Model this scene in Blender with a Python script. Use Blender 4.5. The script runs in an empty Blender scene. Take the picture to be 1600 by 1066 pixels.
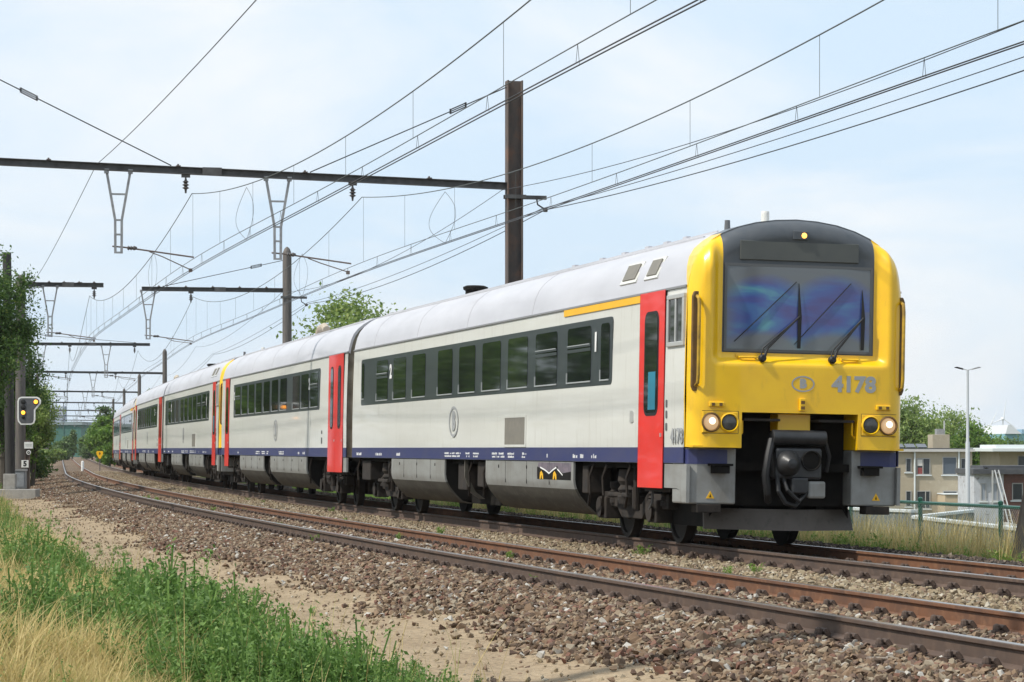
import bpy, math, random
import numpy as np
from mathutils import Vector, Matrix, noise
random.seed(7); RNG = np.random.default_rng(11)
SC = bpy.context.scene
R = math.radians

# ------------------------------------------------------------------ camera, sky, sun
CAM_H = 1.293
cam_d = bpy.data.cameras.new("camera"); cam = bpy.data.objects.new("camera", cam_d)
SC.collection.objects.link(cam); SC.camera = cam
cam.location = (0, 0, CAM_H); cam.rotation_euler = (R(90), 0, 0)
cam_d.sensor_width = 36.0; cam_d.lens = 94.5; cam_d.shift_y = 0.105
cam_d.clip_start = 0.3; cam_d.clip_end = 9000

SUN_EL, SUN_AZ = R(50), R(245)          # azimuth clockwise from +Y: behind and left of the camera
W = bpy.data.worlds.new("World"); SC.world = W; W.use_nodes = True
def build_world():
    nt = W.node_tree; N = nt.nodes; L = nt.links; N.clear()
    out = N.new('ShaderNodeOutputWorld'); bg = N.new('ShaderNodeBackground'); bg.inputs[1].default_value = 0.1
    sky = N.new('ShaderNodeTexSky'); sky.sky_type = 'NISHITA'; sky.sun_disc = False
    sky.sun_elevation = SUN_EL; sky.sun_rotation = SUN_AZ; sky.dust_density = 2.0; sky.air_density = 1.0; sky.ozone_density = 1.5
    tc = N.new('ShaderNodeTexCoord'); mp = N.new('ShaderNodeMapping'); mp.inputs['Scale'].default_value = (2.6, 2.6, 7.0)
    nz = N.new('ShaderNodeTexNoise'); nz.inputs['Scale'].default_value = 2.1; nz.inputs['Detail'].default_value = 7; nz.inputs['Roughness'].default_value = 0.55
    nz.inputs['Distortion'].default_value = 0.5
    rp = N.new('ShaderNodeMapRange'); rp.inputs[1].default_value = 0.40; rp.inputs[2].default_value = 0.64
    rp.inputs[3].default_value = 0.0; rp.inputs[4].default_value = 1.0
    cl = N.new('ShaderNodeMix'); cl.data_type = 'RGBA'; cl.inputs[6].default_value = (6.0, 7.35, 8.7, 1); cl.inputs[7].default_value = (8.2, 8.5, 8.8, 1)
    mx = N.new('ShaderNodeMix'); mx.data_type = 'RGBA'
    mx.inputs[0].default_value = .88
    L.new(tc.outputs['Generated'], mp.inputs[0]); L.new(mp.outputs[0], nz.inputs['Vector']); L.new(nz.outputs[0], rp.inputs[0])
    L.new(rp.outputs[0], cl.inputs[0]); L.new(cl.outputs[2], mx.inputs[7]); L.new(sky.outputs[0], mx.inputs[6]); L.new(mx.outputs[2], bg.inputs[0]); L.new(bg.outputs[0], out.inputs[0])
build_world()
sun_d = bpy.data.lights.new("sun", 'SUN'); sun_d.energy = 3.5; sun_d.angle = R(1.5); sun_d.color = (1.0, 0.95, 0.86)
sun = bpy.data.objects.new("sun", sun_d); SC.collection.objects.link(sun)
_dir = Vector((math.sin(SUN_AZ) * math.cos(SUN_EL), math.cos(SUN_AZ) * math.cos(SUN_EL), math.sin(SUN_EL)))
sun.rotation_euler = _dir.to_track_quat('Z', 'Y').to_euler(); sun.location = (-60, -60, 90)
SC.view_settings.view_transform = 'Standard'; SC.view_settings.look = 'None'; SC.view_settings.exposure = 0.31; SC.view_settings.gamma = 1
SC.cycles.max_bounces = 6; SC.cycles.transparent_max_bounces = 12; SC.cycles.use_denoising = True

# ------------------------------------------------------------------ track alignment (s = metres along the line from the train's front, d = metres to the right)
_S = np.arange(-80, 1600, .5)
_k = np.where(_S < 6.9, 9.416e-4, np.where(_S > 212, 0, 9.416e-4 * (212 - _S) / 205.1))
_i0 = int(np.argmin(abs(_S))); _c = np.cumsum(_k) * .5
_TH = np.maximum(.25101 - (_c - _c[_i0]), .1665)
_X = np.cumsum(-np.sin(_TH)) * .5; _Y = np.cumsum(np.cos(_TH)) * .5
_X = 3.653 + _X - _X[_i0]; _Y = 34.396 + _Y - _Y[_i0]
def drop(s):
    q = np.clip((np.asarray(s, float) - 60) / 180, 0, 1)
    return .30 * q * q * (3 - 2 * q)
def th(s): return float(np.interp(s, _S, _TH))
def at(s, d=0.0, z=0.0):
    t = np.interp(s, _S, _TH)
    return Vector((float(np.interp(s, _S, _X) + d * math.cos(t)), float(np.interp(s, _S, _Y) + d * math.sin(t)), float(z - drop(s))))
def at_np(s, d, z):
    t = np.interp(s, _S, _TH)
    return np.stack([np.interp(s, _S, _X) + d * np.cos(t), np.interp(s, _S, _Y) + d * np.sin(t), z - drop(s)], -1)
NEAR = -3.80                            # centre of the empty near track

# ------------------------------------------------------------------ materials
def lin(h):
    h = h.lstrip('#'); c = [int(h[i:i + 2], 16) / 255 for i in (0, 2, 4)]
    return tuple((x / 12.92 if x <= .04045 else ((x + .055) / 1.055) ** 2.4) for x in c) + (1,)
_M = {}
def mat(name, c, rough=.6, metal=0.0, c2=None, scale=3.0, detail=5, bump=0.0, bscale=None, spec=.5, stretch=(1, 1, 1), lo=.35, hi=.7, coat=0.0, emit=None, es=0.0, coords='Object', c3=None, s3=1.0, lo3=.55, hi3=.75, st3=(1, 1, 1)):
    if name in _M: return _M[name]
    m = bpy.data.materials.new(name); m.use_nodes = True; nt = m.node_tree; N = nt.nodes; L = nt.links
    b = N['Principled BSDF']; c = tuple(c)[:3] + (1,)
    b.inputs['Base Color'].default_value = c; b.inputs['Roughness'].default_value = rough; b.inputs['Metallic'].default_value = metal
    b.inputs['Specular IOR Level'].default_value = spec; b.inputs['Coat Weight'].default_value = coat
    if emit: b.inputs['Emission Color'].default_value = tuple(emit)[:3] + (1,); b.inputs['Emission Strength'].default_value = es
    tc = N.new('ShaderNodeTexCoord')
    def noise_n(sc, st, l, h):
        mp = N.new('ShaderNodeMapping'); mp.inputs['Scale'].default_value = st
        nz = N.new('ShaderNodeTexNoise'); nz.inputs['Scale'].default_value = sc; nz.inputs['Detail'].default_value = detail; nz.inputs['Roughness'].default_value = .6
        L.new(tc.outputs[coords], mp.inputs[0]); L.new(mp.outputs[0], nz.inputs['Vector'])
        r = N.new('ShaderNodeMapRange'); r.inputs[1].default_value = l; r.inputs[2].default_value = h
        L.new(nz.outputs[0], r.inputs[0]); return nz, r
    last = None
    if c2 is not None:
        nz, r = noise_n(scale, stretch, lo, hi)
        mx = N.new('ShaderNodeMix'); mx.data_type = 'RGBA'; mx.inputs[6].default_value = c; mx.inputs[7].default_value = tuple(c2)[:3] + (1,)
        L.new(r.outputs[0], mx.inputs[0]); last = mx.outputs[2]
        if c3 is not None:
            _, r3 = noise_n(s3, st3, lo3, hi3)
            m3 = N.new('ShaderNodeMix'); m3.data_type = 'RGBA'; m3.inputs[7].default_value = tuple(c3)[:3] + (1,)
            L.new(last, m3.inputs[6]); L.new(r3.outputs[0], m3.inputs[0]); last = m3.outputs[2]
        L.new(last, b.inputs['Base Color'])
    if bump:
        nz2, _ = noise_n(bscale or scale * 4, stretch, 0, 1)
        bp = N.new('ShaderNodeBump'); bp.inputs['Strength'].default_value = bump; bp.inputs['Distance'].default_value = .02
        L.new(nz2.outputs[0], bp.inputs['Height']); L.new(bp.outputs[0], b.inputs['Normal'])
    _M[name] = m; return m

def leaf_mat(name, ca, cb, cc=None, trans=.35):
    if name in _M: return _M[name]
    m = bpy.data.materials.new(name); m.use_nodes = True; nt = m.node_tree; N = nt.nodes; L = nt.links
    b = N['Principled BSDF']; b.inputs['Roughness'].default_value = .55; b.inputs['Specular IOR Level'].default_value = .3
    g = N.new('ShaderNodeNewGeometry'); oi = N.new('ShaderNodeObjectInfo')
    ad = N.new('ShaderNodeMath'); ad.operation = 'ADD'; fr = N.new('ShaderNodeMath'); fr.operation = 'FRACT'
    L.new(g.outputs['Random Per Island'], ad.inputs[0]); L.new(oi.outputs['Random'], ad.inputs[1]); L.new(ad.outputs[0], fr.inputs[0])
    rp = N.new('ShaderNodeValToRGB'); e = rp.color_ramp.elements
    e[0].color = tuple(ca)[:3] + (1,); e[1].color = tuple(cb)[:3] + (1,)
    if cc is not None:
        x = rp.color_ramp.elements.new(.93); x.color = tuple(cb)[:3] + (1,); e[-1].color = tuple(cc)[:3] + (1,)
    L.new(fr.outputs[0], rp.inputs[0]); L.new(rp.outputs[0], b.inputs['Base Color'])
    tr = N.new('ShaderNodeBsdfTranslucent'); L.new(rp.outputs[0], tr.inputs[0])
    mx = N.new('ShaderNodeMixShader'); mx.inputs[0].default_value = trans
    L.new(b.outputs[0], mx.inputs[1]); L.new(tr.outputs[0], mx.inputs[2]); L.new(mx.outputs[0], N['Material Output'].inputs[0])
    _M[name] = m; return m

def stone_mat(name, cols, rough=.9):
    m = bpy.data.materials.new(name); m.use_nodes = True; nt = m.node_tree; N = nt.nodes; L = nt.links
    b = N['Principled BSDF']; b.inputs['Roughness'].default_value = rough; b.inputs['Specular IOR Level'].default_value = .25
    oi = N.new('ShaderNodeObjectInfo'); rp = N.new('ShaderNodeValToRGB'); rp.color_ramp.interpolation = 'CONSTANT'
    e = rp.color_ramp.elements; n = len(cols); acc = 0; tot = sum(c[1] for c in cols)
    for i, (c, w) in enumerate(cols):
        el = e[0] if i == 0 else (e[1] if i == 1 else e.new(acc / tot))
        el.position = acc / tot; acc += w
        el.color = tuple(c)[:3] + (1,)
    tc = N.new('ShaderNodeTexCoord'); nz = N.new('ShaderNodeTexNoise'); nz.inputs['Scale'].default_value = 3.5; nz.inputs['Detail'].default_value = 4
    L.new(tc.outputs['Object'], nz.inputs['Vector'])
    mr = N.new('ShaderNodeMapRange'); mr.inputs[3].default_value = .72; mr.inputs[4].default_value = 1.25; L.new(nz.outputs[0], mr.inputs[0])
    hs = N.new('ShaderNodeHueSaturation'); L.new(mr.outputs[0], hs.inputs['Value']); L.new(rp.outputs[0], hs.inputs['Color'])
    L.new(oi.outputs['Random'], rp.inputs[0]); L.new(hs.outputs[0], b.inputs['Base Color'])
    return m

# ------------------------------------------------------------------ mesh builder
class MB:
    def __init__(s): s.v = []; s.f = []
    def add(s, vs, fs):
        o = len(s.v); s.v.extend([tuple(p) for p in vs]); s.f.extend([tuple(i + o for i in f) for f in fs]); return s
    def box(s, x0, x1, y0, y1, z0, z1):
        return s.add([(x0, y0, z0), (x1, y0, z0), (x1, y1, z0), (x0, y1, z0), (x0, y0, z1), (x1, y0, z1), (x1, y1, z1), (x0, y1, z1)],
                     [(0, 3, 2, 1), (4, 5, 6, 7), (0, 1, 5, 4), (1, 2, 6, 5), (2, 3, 7, 6), (3, 0, 4, 7)])
    def cbox(s, c, h, M=None):
        vs = [Vector((sx * h[0], sy * h[1], sz * h[2])) for sz in (-1, 1) for sx, sy in ((-1, -1), (1, -1), (1, 1), (-1, 1))]
        if M is not None: vs = [M @ p for p in vs]
        return s.add([p + Vector(c) for p in vs], [(0, 3, 2, 1), (4, 5, 6, 7), (0, 1, 5, 4), (1, 2, 6, 5), (2, 3, 7, 6), (3, 0, 4, 7)])
    def tube(s, pts, r, n=6, caps=True):
        pts = [Vector(p) for p in pts]; m = len(pts)
        rs = r if isinstance(r, (list, tuple)) else [r] * m
        vs = []; ref = None
        for i in range(m):
            t = (pts[min(i + 1, m - 1)] - pts[max(i - 1, 0)]).normalized()
            if ref is None:
                ref = Vector((0, 0, 1)) if abs(t.z) < .9 else Vector((1, 0, 0))
            a = (ref - t * ref.dot(t)).normalized(); ref = a; b = t.cross(a)
            for k in range(n):
                q = 2 * math.pi * (k + .5) / n; vs.append(pts[i] + (a * math.cos(q) + b * math.sin(q)) * rs[i])
        fs = [(i * n + k, i * n + (k + 1) % n, (i + 1) * n + (k + 1) % n, (i + 1) * n + k) for i in range(m - 1) for k in range(n)]
        if caps: fs += [tuple(range(n - 1, -1, -1)), tuple((m - 1) * n + k for k in range(n))]
        return s.add(vs, fs)
    def bar(s, a, b, w, h=None):                # rectangular bar from a to b, w wide, h tall
        a = Vector(a); b = Vector(b); t = (b - a).normalized(); h = h or w
        up = Vector((0, 0, 1)) if abs(t.z) < .95 else Vector((0, 1, 0))
        sd = t.cross(up).normalized(); u = sd.cross(t)
        vs = [p + sd * sx * w / 2 + u * sz * h / 2 for p in (a, b) for sx, sz in ((-1, -1), (1, -1), (1, 1), (-1, 1))]
        return s.add(vs, [(0, 1, 2, 3), (7, 6, 5, 4), (0, 4, 5, 1), (1, 5, 6, 2), (2, 6, 7, 3), (3, 7, 4, 0)])
    def prism(s, poly, axis, a, b):             # polygon (2-D) extruded along axis 'x','y' or 'z'
        def P(p, q): return {'x': (q, p[0], p[1]), 'y': (p[0], q, p[1]), 'z': (p[0], p[1], q)}[axis]
        n = len(poly); vs = [P(p, a) for p in poly] + [P(p, b) for p in poly]
        return s.add(vs, [tuple(range(n - 1, -1, -1)), tuple(range(n, 2 * n))] + [(i, (i + 1) % n, n + (i + 1) % n, n + i) for i in range(n)])
    def lathe(s, prof, c, axis='y', n=20):      # prof: (radius, offset along axis)
        vs = []; fs = []; m = len(prof)
        for r_, o in prof:
            for k in range(n):
                q = 2 * math.pi * k / n; u, w = r_ * math.cos(q), r_ * math.sin(q)
                p = {'x': (o, u, w), 'y': (u, o, w), 'z': (u, w, o)}[axis]
                vs.append((c[0] + p[0], c[1] + p[1], c[2] + p[2]))
        for i in range(m - 1):
            for k in range(n): fs.append((i * n + k, i * n + (k + 1) % n, (i + 1) * n + (k + 1) % n, (i + 1) * n + k))
        fs += [tuple(range(n)), tuple((m - 1) * n + k for k in range(n))]
        return s.add(vs, fs)
    def sweep(s, sec, stations, closed=True):   # stations: list of functions? -> list of lists of points already placed
        n = len(stations[0]); vs = [p for st in stations for p in st]
        fs = []
        for i in range(len(stations) - 1):
            for k in range(n if closed else n - 1):
                fs.append((i * n + k, i * n + (k + 1) % n, (i + 1) * n + (k + 1) % n, (i + 1) * n + k))
        if closed: fs += [tuple(range(n - 1, -1, -1)), tuple((len(stations) - 1) * n + k for k in range(n))]
        return s.add(vs, fs)
    def build(s, name, m, parent=None, smooth=False, bevel=0.0, angle=35, fixn=False):
        me = bpy.data.meshes.new(name); me.from_pydata(s.v, [], s.f); me.update()
        if fixn:
            import bmesh
            bm = bmesh.new(); bm.from_mesh(me); bmesh.ops.recalc_face_normals(bm, faces=bm.faces); bm.to_mesh(me); bm.free()
        me.materials.append(m)
        o = bpy.data.objects.new(name, me); SC.collection.objects.link(o)
        if parent: o.parent = parent
        if smooth:
            me.polygons.foreach_set('use_smooth', [True] * len(me.polygons))
            try: me.set_sharp_from_angle(angle=R(angle))
            except Exception: pass
        if bevel:
            b = o.modifiers.new('bevel', 'BEVEL'); b.width = bevel; b.segments = 2; b.limit_method = 'ANGLE'; b.angle_limit = R(40)
        return o
def np_mesh(name, V, Fc, m, parent=None, smooth=False):
    Fc = np.asarray(Fc, np.int32); V = np.asarray(V, np.float32)
    me = bpy.data.meshes.new(name); n = Fc.shape[1]
    me.vertices.add(len(V)); me.vertices.foreach_set('co', V.ravel())
    me.loops.add(Fc.size); me.loops.foreach_set('vertex_index', Fc.ravel())
    me.polygons.add(len(Fc)); me.polygons.foreach_set('loop_start', np.arange(0, Fc.size, n, dtype=np.int32)); me.polygons.foreach_set('loop_total', np.full(len(Fc), n, np.int32))
    if smooth: me.polygons.foreach_set('use_smooth', np.ones(len(Fc), bool))
    me.update(calc_edges=True); me.validate(); me.materials.append(m)
    o = bpy.data.objects.new(name, me); SC.collection.objects.link(o)
    if parent: o.parent = parent
    return o
def empty(name, loc=(0, 0, 0), rot=(0, 0, 0)):
    o = bpy.data.objects.new(name, None); o.empty_display_size = .3; SC.collection.objects.link(o); o.location = loc; o.rotation_euler = rot; return o
def tag(o, label=None, cat=None, group=None, kind=None):
    if label: o['label'] = label
    if cat: o['category'] = cat
    if group: o['group'] = group
    if kind: o['kind'] = kind
    return o
def thing(name, label, cat, loc=(0, 0, 0), rot=(0, 0, 0), group=None): return tag(empty(name, loc, rot), label, cat, group)
CHILDREN = {}
def copy_tree(o, parent=None, skip=()):
    c = o.copy(); SC.collection.objects.link(c)
    if parent: c.parent = parent
    for ch in o.children:
        if ch.name.split('.')[0] not in skip: copy_tree(ch, c, skip)
    return c
def text(name, body, m, parent, M, size, bold=.0, ext=.0015, sx=1.0):
    cu = bpy.data.curves.new(name, 'FONT'); cu.body = body; cu.size = size; cu.align_x = 'CENTER'; cu.align_y = 'CENTER'; cu.offset = bold; cu.extrude = ext; cu.resolution_u = 4
    o = bpy.data.objects.new(name, cu); SC.collection.objects.link(o); bpy.context.view_layer.update()
    me = bpy.data.meshes.new_from_object(o.evaluated_get(bpy.context.evaluated_depsgraph_get()))
    SC.collection.objects.unlink(o); bpy.data.objects.remove(o)
    me.transform(Matrix.Diagonal((sx, 1, 1, 1))); me.transform(M); me.materials.clear(); me.materials.append(m)
    r = bpy.data.objects.new(name, me); SC.collection.objects.link(r); r.parent = parent; return r
def scatter(name, P, S_, protos, tilt=.3, spin=True, kind='stuff', label=None, cat=None, euler=None):
    P = np.asarray(P, np.float32); n = len(P)
    col = bpy.data.collections.new(name + '_kinds')
    for p in protos:
        for c in list(p.users_collection): c.objects.unlink(p)
        col.objects.link(p)
    me = bpy.data.meshes.new(name); me.vertices.add(n); me.vertices.foreach_set('co', P.ravel())
    a = me.attributes.new('scl', 'FLOAT', 'POINT'); a.data.foreach_set('value', np.asarray(S_, np.float32))
    E = RNG.uniform(-1, 1, (n, 3)) * tilt
    E[:, 2] = RNG.uniform(0, 6.283, n)
    a = me.attributes.new('eul', 'FLOAT_VECTOR', 'POINT'); a.data.foreach_set('vector', E.astype(np.float32).ravel())
    a = me.attributes.new('idx', 'INT', 'POINT'); a.data.foreach_set('value', RNG.integers(0, len(protos), n).astype(np.int32))
    o = bpy.data.objects.new(name, me); SC.collection.objects.link(o)
    ng = bpy.data.node_groups.new(name, 'GeometryNodeTree')
    ng.interface.new_socket('Geometry', in_out='INPUT', socket_type='NodeSocketGeometry'); ng.interface.new_socket('Geometry', in_out='OUTPUT', socket_type='NodeSocketGeometry')
    N = ng.nodes; L = ng.links; gi = N.new('NodeGroupInput'); go = N.new('NodeGroupOutput')
    ci = N.new('GeometryNodeCollectionInfo'); ci.inputs[0].default_value = col; ci.inputs[1].default_value = True; ci.inputs[2].default_value = True
    ip = N.new('GeometryNodeInstanceOnPoints'); ip.inputs['Pick Instance'].default_value = True
    def attr(nm, t):
        q = N.new('GeometryNodeInputNamedAttribute'); q.data_type = t; q.inputs[0].default_value = nm; return q.outputs[0]
    e2r = N.new('FunctionNodeEulerToRotation')
    L.new(gi.outputs[0], ip.inputs['Points']); L.new(ci.outputs[0], ip.inputs['Instance']); L.new(attr('idx', 'INT'), ip.inputs['Instance Index'])
    L.new(attr('eul', 'FLOAT_VECTOR'), e2r.inputs[0]); L.new(e2r.outputs[0], ip.inputs['Rotation']); L.new(attr('scl', 'FLOAT'), ip.inputs['Scale'])
    L.new(ip.outputs[0], go.inputs[0])
    md = o.modifiers.new('scatter', 'NODES'); md.node_group = ng
    return tag(o, label, cat, None, kind)
def fbm(x, y, sc, seed=0.0, oct_=4):
    return noise.fractal(Vector((x * sc + seed, y * sc - seed, seed * .37)), 1.0, 2.0, oct_)

# colours of real things; the windscreen carries a painted reflection
M_WHITE = mat('body_paint', (.655, .655, .615), .38, c2=(.59, .585, .54), scale=1.2, stretch=(.25, 1, 2.2), lo=.35, hi=.75, coat=.25, c3=(.42, .40, .34), s3=5, lo3=.58, hi3=.9, st3=(3, 1, .22))
M_ROOF = mat('roof_paint', (.50, .50, .535), .45, c2=(.42, .42, .45), scale=1.6, stretch=(.3, 2, 1), coat=.1, c3=(.40, .40, .41), s3=4, lo3=.58, hi3=.85, st3=(4, .3, .5))
M_YEL = mat('yellow_paint', (.88, .53, .004), .33, c2=(.80, .46, .006), scale=2.2, lo=.4, hi=.75, coat=.35, c3=(.46, .27, .02), s3=4.5, lo3=.58, hi3=.9, st3=(1, 1, .4))
M_RED = mat('red_paint', (.76, .022, .016), .38, c2=(.68, .024, .018), scale=2, coat=.3)
M_NAVY = mat('navy_paint', (.026, .034, .13), .45, c2=(.045, .048, .12), scale=5, stretch=(.5, 1, 1))
M_BAND = mat('charcoal_band', (.028, .036, .040), .35, c2=(.038, .046, .048), scale=4, coat=.2)
M_HOOD = mat('charcoal_hood', (.060, .070, .082), .42, c2=(.080, .088, .098), scale=5, coat=.1)
M_GLASS = mat('side_glass', (.010, .013, .013), .04, spec=.8, c2=(.016, .020, .018), scale=.8)
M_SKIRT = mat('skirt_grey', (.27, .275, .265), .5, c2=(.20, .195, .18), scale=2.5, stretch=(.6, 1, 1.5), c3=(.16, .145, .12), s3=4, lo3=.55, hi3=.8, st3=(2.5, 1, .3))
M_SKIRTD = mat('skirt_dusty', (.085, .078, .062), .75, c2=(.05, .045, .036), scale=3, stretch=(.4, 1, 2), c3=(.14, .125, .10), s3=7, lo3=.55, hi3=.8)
M_UNDER = mat('underframe_black', (.007, .0065, .006), .9, c2=(.016, .014, .012), scale=5, spec=.2)
M_BOGIE = mat('bogie_dust', (.030, .022, .016), .9, c2=(.012, .010, .009), scale=6, bump=.3)
M_STEEL = mat('wheel_steel', (.026, .022, .019), .7, .2, c2=(.014, .012, .011), scale=6)
M_RUBBER = mat('black_rubber', (.009, .009, .010), .6)
M_GASKET = mat('grey_gasket', (.10, .105, .11), .5)
M_ALU = mat('aluminium_frame', (.55, .55, .53), .35, .4)
M_GREYTXT = mat('grey_lettering', (.33, .34, .345), .5)
M_WHITETXT = mat('white_lettering', (.78, .78, .76), .5)
M_ORANGE = mat('first_class_yellow', (.83, .46, .012), .42, c2=(.78, .42, .012), scale=3)
M_PANEL = mat('louvre_panel', (.20, .185, .155), .6, c2=(.16, .15, .13), scale=8)
M_GRIME = mat('brown_grime', (.16, .085, .018), .7, c2=(.085, .05, .02), scale=9)
M_LAMP = mat('lit_headlamp', (.42, .33, .22), .15, emit=(1, .58, .25), es=.34)
M_BULB = mat('lamp_bulb', (1, .9, .7), .2, emit=(1, .82, .55), es=1.3)
M_MARK = mat('lit_marker', (1, .5, .1), .2, emit=(1, .42, .06), es=3.0)
M_LAMPDK = mat('unlit_lamp', (.05, .052, .05), .15, c2=(.08, .08, .075), scale=20)
M_BLUEGL = mat('blue_cab_panel', (.02, .20, .30), .3)
M_DISPLAY = mat('dark_display', (.085, .090, .082), .3, c2=(.07, .075, .072), scale=3)
def windscreen_mat():  # blue and grey zones paint a cloudy reflection into the glass colour
    m = bpy.data.materials.new('reflection_painted_windscreen'); m.use_nodes = True; N = m.node_tree.nodes; L = m.node_tree.links; b = N['Principled BSDF']
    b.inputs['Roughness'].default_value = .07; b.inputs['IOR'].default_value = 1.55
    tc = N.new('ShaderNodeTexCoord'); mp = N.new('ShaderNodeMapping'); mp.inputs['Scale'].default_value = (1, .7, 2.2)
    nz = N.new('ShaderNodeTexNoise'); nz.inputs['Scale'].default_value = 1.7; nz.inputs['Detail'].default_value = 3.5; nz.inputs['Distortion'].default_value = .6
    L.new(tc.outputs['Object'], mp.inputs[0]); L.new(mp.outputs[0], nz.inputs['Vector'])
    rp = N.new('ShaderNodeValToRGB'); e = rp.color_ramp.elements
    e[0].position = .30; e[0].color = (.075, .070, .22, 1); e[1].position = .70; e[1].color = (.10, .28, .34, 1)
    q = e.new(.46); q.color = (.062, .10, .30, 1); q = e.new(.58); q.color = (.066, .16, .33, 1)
    at_ = N.new('ShaderNodeAttribute'); at_.attribute_name = 'painted_reflection'
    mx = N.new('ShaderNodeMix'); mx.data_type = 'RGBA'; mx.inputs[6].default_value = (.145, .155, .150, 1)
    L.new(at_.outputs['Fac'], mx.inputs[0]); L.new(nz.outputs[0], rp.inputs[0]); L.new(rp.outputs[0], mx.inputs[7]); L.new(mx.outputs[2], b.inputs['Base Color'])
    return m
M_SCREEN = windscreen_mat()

# ------------------------------------------------------------------ railcars (local x = towards the camera, y = away side, z up; nose tip near x = 12.25)
X0 = 12.05
def U(u): return X0 - u
HALF = [(1.45, 1.08), (1.46, 1.9), (1.455, 2.6), (1.44, 3.34)]
ROOF = [(1.44, 3.34), (1.42, 3.46), (1.385, 3.60), (1.33, 3.73), (1.24, 3.845), (1.12, 3.945), (1.0, 4.02), (.8, 4.105), (.55, 4.175), (.28, 4.215), (0, 4.23)]
def top_w(v):
    v = abs(v); xs = [p[0] for p in ROOF][::-1]; ys = [p[1] for p in ROOF][::-1]; return float(np.interp(v, xs, ys))
SIDES = (-1, 1)
def nose(root):
    r = .26; tip = U(-.20)
    vs = np.unique(np.round(np.concatenate([np.linspace(-1.44, 1.44, 97), [-1.02, 1.02, -.78, .78], -1.44 + .26 * (1 - np.cos(np.linspace(0, 1.57, 9))), 1.44 - .26 * (1 - np.cos(np.linspace(0, 1.57, 9)))]), 4))
    ws = np.unique(np.round(np.concatenate([np.linspace(1.29, 3.64, 70), np.linspace(3.64, 4.23, 30), [1.74, 2.36, 2.5, 3.64], 4.23 - .2 * (1 - np.cos(np.linspace(0, 1.57, 9)))]), 4))
    t1 = top_w(1.02)
    def wmap(v, w):
        t = top_w(v)
        if w <= 2.5: return w
        if abs(v) <= 1.02: return w if w <= 3.64 else 3.64 + (w - 3.64) * (t - 3.64) / (4.23 - 3.64)
        wl = w if w <= 3.64 else 3.64 + (w - 3.64) * (t1 - 3.64) / (4.23 - 3.64)
        return 2.5 + (wl - 2.5) * (t - 2.5) / (t1 - 2.5)
    def sm(a, b, x):
        q = min(1, max(0, (x - a) / (b - a))); return q * q * (3 - 2 * q)
    def xf(v, w):
        t = top_w(v); sl = (top_w(abs(v)) - top_w(abs(v) + .03)) / .03; sl = min(sl, 6)
        dt = max(0, (t - w)) / math.sqrt(1 + sl * sl); ds = 1.44 - abs(v)
        def rd(d, rr): return 0 if d >= rr else -(rr - math.sqrt(max(0, rr * rr - (rr - d) ** 2)))
        e = rd(max(0, ds), r) * 1.0; e2 = rd(dt, r)
        x = -min(r, math.hypot(e, e2))
        rec = (1 - sm(1.05, 1.21, abs(v))) * sm(2.34, 2.47, w)
        depth = .13 * rec * (1 - sm(3.7, 4.15, w) * .35)
        return max(-r, x - depth) if rec > 0 else x
    nv, nw = len(vs), len(ws); P = [[None] * nw for _ in range(nv)]
    for i, v in enumerate(vs):
        for j, w in enumerate(ws):
            ww = wmap(v, w); P[i][j] = (tip + xf(v, ww), v, ww)
    yel, hood = MB(), MB()
    for tgt in (yel, hood):
        vs_all = [P[i][j] for i in range(nv) for j in range(nw)]; fs = []
        for i in range(nv - 1):
            for j in range(nw - 1):
                cv = (vs[i] + vs[i + 1]) / 2; cw = (ws[j] + ws[j + 1]) / 2
                if abs(cv) < .78 and cw < 1.74: continue
                dark = abs(cv) < 1.02 and cw > 2.5
                if dark == (tgt is hood): fs.append((i * nw + j, (i + 1) * nw + j, (i + 1) * nw + j + 1, i * nw + j + 1))
        used = sorted({a for f in fs for a in f}); mp = {a: k for k, a in enumerate(used)}
        tgt.add([vs_all[a] for a in used], [tuple(mp[a] for a in f) for f in fs])
    # collar behind the rounded face: sides and shoulders yellow, crown charcoal
    prof = [(1.44, 1.29)] + HALF[1:3] + ROOF
    full = [(-a, b) for a, b in prof] + [(a, b) for a, b in prof[::-1]][1:]
    for k in range(len(full) - 1):
        a, b = full[k], full[k + 1]; mid = (a[0] + b[0]) / 2; dark = abs(mid) < 1.0
        back = U(.55) if dark else U(.09)
        pr = .004 if dark else .003
        bk = lambda q: back if dark or q[1] < 3.33 else U(.09 + .40 * min(1, (q[1] - 3.33) / .55))
        quad = [(tip - r, *a), (bk(a), a[0] * 1.001, a[1] + pr * (a[1] > 3.3)), (bk(b), b[0] * 1.001, b[1] + pr * (b[1] > 3.3)), (tip - r, *b)]
        (hood if dark else yel).add(quad, [(3, 2, 1, 0)])
    # underside lip and cut-out returns
    for sg in SIDES:
        a, b = sorted((sg * .78, sg * 1.42)); yel.box(tip - .5, tip - .02, a, b, 1.285, 1.31)
        a, b = sorted((sg * .78, sg * .80)); yel.box(tip - .5, tip - .002, a, b, 1.31, 1.76)
    yel.box(tip - .5, tip - .002, -.80, .80, 1.742, 1.76)
    yo = yel.build('cab_front', M_YEL, root, smooth=True, angle=50); ho = hood.build('cab_hood', M_HOOD, root, smooth=True, angle=50)
    wx = tip - .13
    # windscreen and frame
    fr = MB()
    for a in ((-1.0, 1.0, 2.515, 2.545), (-1.0, 1.0, 3.60, 3.635), (-1.0, -.965, 2.545, 3.60), (.965, 1.0, 2.545, 3.60)):
        fr.box(wx + .002, wx + .016, *a)
    fr.build('windscreen_frame', M_GASKET, root)
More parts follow.
